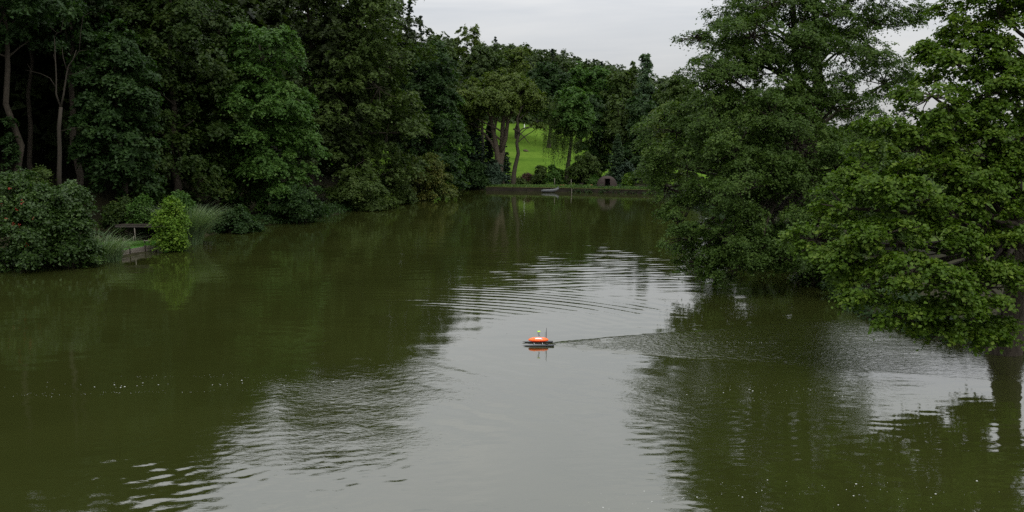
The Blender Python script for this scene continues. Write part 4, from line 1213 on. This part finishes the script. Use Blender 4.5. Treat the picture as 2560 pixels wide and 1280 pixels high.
# ---- right bank: alder, oak, background shrubs
def bankz(x, y): return max(gz(x, y), 0.05)
ax, ay = xat(2030, 64.5), 64.5
al = [LB(1720, 420, 62, 95, 80), LB(1700, 560, 60, 55, 70), LB(1760, 630, 58.5, 60, 45), LB(1860, 640, 57.5, 80, 45), LB(1800, 520, 59, 90, 70), LB(1900, 540, 58, 85, 70), LB(1690, 330, 63, 75, 55), LB(1790, 320, 61, 95, 75), LB(1900, 420, 59, 100, 80), LB(1990, 600, 57.5, 70, 60),
      LB(1760, 225, 63, 75, 60), LB(1870, 260, 61, 100, 70), LB(1990, 360, 60, 100, 80), LB(2000, 480, 59, 90, 70), LB(1840, 130, 64, 80, 60), LB(1950, 180, 62, 100, 70), LB(1860, 40, 65, 75, 60), LB(1970, 60, 64, 110, 75), LB(2090, 420, 61, 80, 80), LB(2080, 270, 62, 85, 60), LB(2100, 130, 64, 100, 80), LB(2180, 60, 66, 95, 80), LB(2210, 210, 67, 80, 60), LB(2150, 330, 66, 70, 50),
      LB(1910, -60, 66, 100, 70), LB(2050, -60, 66, 110, 80), LB(2170, -70, 67, 90, 70), LB(1980, -170, 67, 110, 80), LB(2100, -180, 67, 100, 70), LB(2030, -270, 67, 100, 70), LB(1735, 95, 64, 32, 18), LB(1665, 470, 62, 45, 55), LB(1880, 90, 61, 80, 60), LB(1930, 10, 62, 85, 60), LB(2010, 120, 61, 80, 60), LB(1820, 190, 61, 75, 55), LB(1930, 300, 59, 80, 60), LB(2060, 40, 63, 80, 60), LB(1840, 380, 59, 80, 60), LB(2020, 250, 61, 75, 55), LB(1730, 600, 59, 60, 50), LB(1820, 600, 57, 70, 55), LB(1740, 660, 58, 45, 28), LB(1900, 620, 56.5, 70, 50), LB(1840, 670, 57, 60, 26), LB(2050, 560, 58, 60, 70), LB(1650, 400, 62.5, 40, 45), LB(1950, 640, 56.5, 60, 35), LB(1850, 480, 57.5, 80, 60), LB(1780, 690, 58, 40, 16), LB(1960, 660, 57.5, 50, 22)]
alder = tree('alder_tree', 'huge dark green alder spreading over the right side of the pond', (ax, ay, bankz(ax, ay)), at(2045, -230, 65.5), .62, al, 212000, .135, 'lf_alder', 501, bark='bark', twigs=True, per_lobe=17, bsize=.46, flat=.62, spray=.34, per_spray=20, trunk_top=at(2050, -200, 66))
mb = MB()   # second stem of the alder
q = lambda a, b, Y: tuple(np.array(at(a, b, Y)) - np.array(alder.location))
mb.tube([q(2010, 700, 64), q(2000, 560, 64), q(1998, 380, 64), q(1996, 200, 64.5), q(1985, 60, 65), q(1975, -100, 65)], [.42, .36, .3, .25, .2, .1], 9)
mb.build('second_stem', M['bark'], alder, True)

ox, oy = xat(2545, 41.5), 41.5
ok = [LB(2040, 600, 40, 60, 40), LB(2110, 520, 40, 75, 50), LB(2120, 640, 38.5, 75, 45), LB(2200, 590, 38, 80, 50), LB(2180, 720, 37.5, 70, 45), LB(2260, 790, 37, 75, 38), LB(2280, 680, 37, 90, 50), LB(2370, 780, 37, 85, 45), LB(2390, 620, 38, 90, 60), LB(2470, 720, 38, 85, 60), LB(2500, 820, 38.5, 80, 30), LB(2540, 620, 38.5, 80, 70),
      LB(2150, 420, 41, 70, 50), LB(2220, 470, 39.5, 85, 55), LB(2230, 340, 41, 75, 50), LB(2310, 500, 39, 80, 45), LB(2330, 240, 41, 80, 60), LB(2300, 370, 40, 70, 50), LB(2390, 160, 42, 80, 60), LB(2430, 300, 41, 75, 55), LB(2420, 60, 43, 70, 60), LB(2500, 180, 42, 85, 65), LB(2540, 330, 41, 80, 60), LB(2500, 40, 43, 90, 70), LB(2560, -60, 43, 110, 80), LB(2460, -90, 43, 90, 60), LB(2640, 150, 42, 100, 90), LB(2650, 450, 40, 90, 90), LB(2640, 700, 39, 80, 70), LB(2560, 500, 40, 50, 30), LB(2700, 0, 42, 110, 90), LB(2600, -180, 43, 110, 80), LB(2420, 420, 40, 60, 30), LB(2470, 480, 39.5, 70, 45), LB(2500, 400, 40.5, 60, 40), LB(2380, 540, 38.5, 70, 50), LB(2060, 650, 39, 50, 30), LB(2330, 700, 36.5, 70, 45), LB(2440, 840, 37.5, 70, 18), LB(2350, 830, 37, 60, 20), LB(2470, 240, 41, 70, 55), LB(2480, 340, 40.5, 70, 50), LB(2430, 380, 40, 60, 40), LB(2540, 240, 41, 70, 60), LB(2370, 320, 40, 60, 45), LB(2540, 430, 40, 60, 50), LB(2450, 120, 42, 70, 50), LB(2390, 440, 39.5, 60, 40), LB(2470, 540, 39, 65, 45), LB(2350, 430, 39.5, 55, 35), LB(2450, 460, 39.5, 60, 40)]
tree('oak_tree', 'near oak with large light green leaves hanging low at the right edge', (ox, oy, bankz(ox, oy)), at(2560, -150, 43), .55, ok, 132000, .165, 'lf_oak', 502, bark='bark', twigs=True, per_lobe=16, bsize=.44, flat=.5, spray=.3, per_spray=16, droop=.2, wfrac=.72, tilt=.38, trunk_top=at(2590, -100, 43), tri=False)

shrub('bank_bush', 'dark bush on the right bank under the alder', 2060, 715, 70, 560, 9000, .16, 'lf_alder', 510, Y=60)
shrub('bank_bush', 'dark bush filling the bank behind the alder trunk', 1960, 700, 90, 560, 9000, .18, 'lf_alder', 519, Y=69, n=8)
shrub('bank_bush', 'dark bush at the waterline left of the alder trunk', 1870, 640, 70, 540, 7000, .2, 'lf_alder', 520, Y=78, n=7)
shrub('bank_bush', 'dark bush between alder and oak at the right waterline', 2140, 745, 50, 640, 7000, .14, 'lf_alder', 511, Y=55)
ptree('bank_tree', 'dark tree behind the alder on the right bank', 1930, 95, 100, 210, 640, 17000, .24, 'lf_dark', 512, prof='egg', n=14)
ptree('bank_tree', 'dark tree seen between alder and oak', 2140, 82, 85, 300, 640, 15000, .22, 'lf_alder', 513, prof='egg', n=13)
ptree('bank_tree', 'dark leafy tree behind the left part of the alder', 1800, 118, 85, 230, 590, 15000, .28, 'lf_grey', 517, prof='egg', n=14)
shrub('bank_bush', 'wide dark bush on the field edge behind the oak', 2260, 640, 120, 400, 11000, .24, 'lf_alder', 518, Y=72, n=9)
shrub('hedge_bush', 'distant dark hedge bush behind the oak', 2300, 400, 90, 318, 5000, .45, 'lf_far', 514, Y=210)
shrub('hedge_bush', 'distant bluish dark trees on the horizon behind the oak', 2440, 400, 110, 300, 5000, .5, 'lf_far', 515, Y=260)
shrub('hedge_bush', 'dark bush on the field behind the right edge of the oak', 2560, 420, 70, 330, 5000, .4, 'lf_far', 516, Y=180)
reeds('dark grass clump at the waterline below the oak', 2150, 770, .9, .9, 700, 1.0, 304, .5)

# ------------------------------------------------------------------ the survey boat
e = empty('survey_boat', (BX, BY, 0)); tag(e, 'small orange remote survey catamaran with antennas crossing the pond', 'boat')
e.rotation_euler = (0, 0, math.radians(1.0))
HL, HW = .445, .21
def hull(z0, h, name, mat, parent, up):
    mb = MB(); na, nr = 36, 8
    for j in range(nr + 1):
        t = j / nr
        c = math.cos(t * math.pi / 2) ** .8; s = math.sin(t * math.pi / 2)
        for i in range(na):
            a = 2 * math.pi * i / na
            ca, sa = math.cos(a), math.sin(a)
            mb.v.append((HL * math.copysign(abs(ca) ** .9, ca) * (c * .98 + .02), HW * math.copysign(abs(sa) ** .85, sa) * (c * .97 + .03), z0 + (h if up else -h) * s))
    for j in range(nr):
        for i in range(na):
            f = (j * na + i, j * na + (i + 1) % na, (j + 1) * na + (i + 1) % na, (j + 1) * na + i)
            mb.f.append(f if up else f[::-1])
    mb.f.append(tuple(nr * na + i for i in range(na)) if up else tuple(nr * na + i for i in range(na - 1, -1, -1)))
    return mb.build(name, mat, parent, True)
hull(.205, .115, 'hull_top', M['orange'], e, True)
hull(.203, .09, 'hull_bottom', M['orange_shaded'], e, False)
mb = MB(); na = 36
mb.tube([(HL * 1.004 * math.copysign(abs(math.cos(a)) ** .9, math.cos(a)), HW * 1.006 * math.copysign(abs(math.sin(a)) ** .85, math.sin(a)), .204) for a in np.linspace(0, 2 * math.pi, 37)], .006, 6, cap=False)
mb.build('seam', M['orange_shaded'], e, True)
def onhull(x, y, up=.004):
    ry = 1 - (abs(x) / HL) ** 2.2
    c = min(1, math.sqrt((x / HL) ** 2 + (y / HW) ** 2))
    return .205 + .115 * math.sqrt(max(0, 1 - c ** 2.4)) + up
mb = MB(); nx_, ny_ = 8, 4
for j in range(ny_ + 1):
    for i in range(nx_ + 1):
        x = -.14 + .3 * i / nx_; y = -.172 + .075 * j / ny_
        mb.v.append((x, y, onhull(x, y, .008)))
mb.f = [(j * (nx_ + 1) + i, j * (nx_ + 1) + i + 1, (j + 1) * (nx_ + 1) + i + 1, (j + 1) * (nx_ + 1) + i) for j in range(ny_) for i in range(nx_)]
pl = mb.build('name_plate', M['white'], e, True)
mb = MB()
mb.v = [(x, y, onhull(x, y, .012)) for x, y in ((.115, -.15), (.16, -.15), (.168, -.085), (.14, -.085))]; mb.f = [(0, 1, 2, 3)]
mb.build('blue_mark', M['blue'], pl)
for s in (-1, 1):
    mb = MB()
    mb.tube([(-.70, s * .385, .05), (-.65, s * .385, .042), (-.55, s * .385, .03), (-.4, s * .385, .022), (.0, s * .385, .03), (.5, s * .385, .035), (.645, s * .385, .04), (.67, s * .385, .04)], [.004, .012, .026, .04, .046, .045, .04, .022], 12)
    mb.build('pontoon', M['pontoon'], e, True)
    MB().box((.36, s * .385, .1), (.1, .06, .03), 0, .008).build('motor_cap', M['black'], e)
for x in (-.2, .16):
    MB().tube([(x, -.385, .085), (x, -.2, .115), (x, .2, .115), (x, .385, .085)], .013, 8).build('cross_bar', M['alu'], e, True)
for x, s in ((-.2, 1), (-.2, -1), (.16, 1), (.16, -1)):
    MB().box((x, s * .13, .128), (.05, .05, .05), 0, .008).build('bracket', M['black'], e)
MB().box((-.02, 0, .1), (.14, .09, .04), 0, .01).build('sensor_box', M['black'], e)
MB().tube([(.03, 0, .315), (.03, 0, .335), (.03, 0, .35)], [.03, .027, .02], 12).build('mast_foot', M['alu'], e, True)
MB().tube([(.02, 0, .32), (.02, 0, .56)], .012, 8).build('mast', M['black'], e, True)
an = MB(); an.tube([(.02, 0, .555), (.02, 0, .57), (.02, 0, .59), (.02, 0, .603), (.02, 0, .61)], [.03, .072, .076, .06, .02], 16)
an.build('antenna_disc', M['lime'], e, True)
MB().tube([(-.03, 0, .565), (-.055, 0, .53), (-.045, 0, .49), (0, 0, .47), (.04, 0, .42), (.07, 0, .36), (.1, 0, .315)], .0045, 5).build('cable', M['black'], e, True)
MB().tube([(.345, .03, .25), (.352, .03, .5), (.36, .03, .74)], [.013, .012, .009], 8).build('whip_antenna', M['black'], e, True)
MB().tube([(.30, .02, .26), (.302, .02, .56)], [.006, .005], 6).build('whip_antenna', M['black'], e, True)

# ------------------------------------------------------------------ foam bubbles drifting in lines
rf_ = np.random.default_rng(91)
FX, FY, FR = [], [], []
def foam(n, px0, px1, py0, py1, jit, r0_, r1_, slope=0.0):
    for i in range(int(n * .75)):
        t = rf_.random()
        px = px0 + (px1 - px0) * t + rf_.normal() * 4
        py = py0 + (py1 - py0) * t + rf_.normal() * jit + slope * math.sin(t * 9)
        p = on(px, py)
        FX.append(p[0]); FY.append(p[1]); FR.append(.62 * (r0_ + (r1_ - r0_) * rf_.random() ** 3))
foam(70, 0, 1000, 966, 950, 5, .012, .05, 3)
foam(130, 30, 960, 986, 972, 3, .006, .02, 2)
foam(110, 300, 960, 942, 938, 3, .006, .02, 2)
foam(40, 1680, 2160, 974, 986, 5, .012, .05, 2)
foam(110, 1660, 2250, 996, 1012, 4, .006, .02, 2)
foam(60, 1700, 2120, 962, 972, 3, .006, .018, 2)
foam(90, 1690, 1945, 858, 856, 1.2, .008, .03, 1)
foam(50, 1640, 1900, 868, 880, 2, .006, .02, 1)
foam(60, 1500, 2440, 1250, 1215, 14, .012, .045, 3)
foam(120, 1400, 2500, 1262, 1240, 22, .005, .02, 3)
foam(30, 1040, 1240, 962, 958, 4, .006, .02, 0)
foam(40, 1400, 1480, 858, 858, 4, .008, .025, 0)
FX, FY, FR = np.array(FX), np.array(FY), np.array(FR)
FZ = waves(FX, FY)
nf = len(FX)
k6 = np.arange(6) * math.pi / 3
V = np.empty((nf, 7, 3))
for i in range(6):
    V[:, i, 0] = FX + np.cos(k6[i]) * FR * 1.15; V[:, i, 1] = FY + np.sin(k6[i]) * FR; V[:, i, 2] = FZ + .002
V[:, 6, 0] = FX; V[:, 6, 1] = FY; V[:, 6, 2] = FZ + .004 + FR * .45
b_ = (np.arange(nf) * 7)[:, None]
tri = np.concatenate([np.stack([b_[:, 0] + i, b_[:, 0] + (i + 1) % 6, b_[:, 0] + 6], -1) for i in range(6)])
tag(newobj('foam', mesh_quads('foam', V.reshape(-1, 3), tri), M['foam']), 'lines of small white foam bubbles drifting on the pond', 'foam', kind='stuff')

# print('TRIS', sum(sum(len(p.vertices) - 2 for p in m.polygons) if len(m.polygons) < 5000 else len(m.polygons) * (len(m.polygons[0].vertices) - 2) for m in bpy.data.meshes))
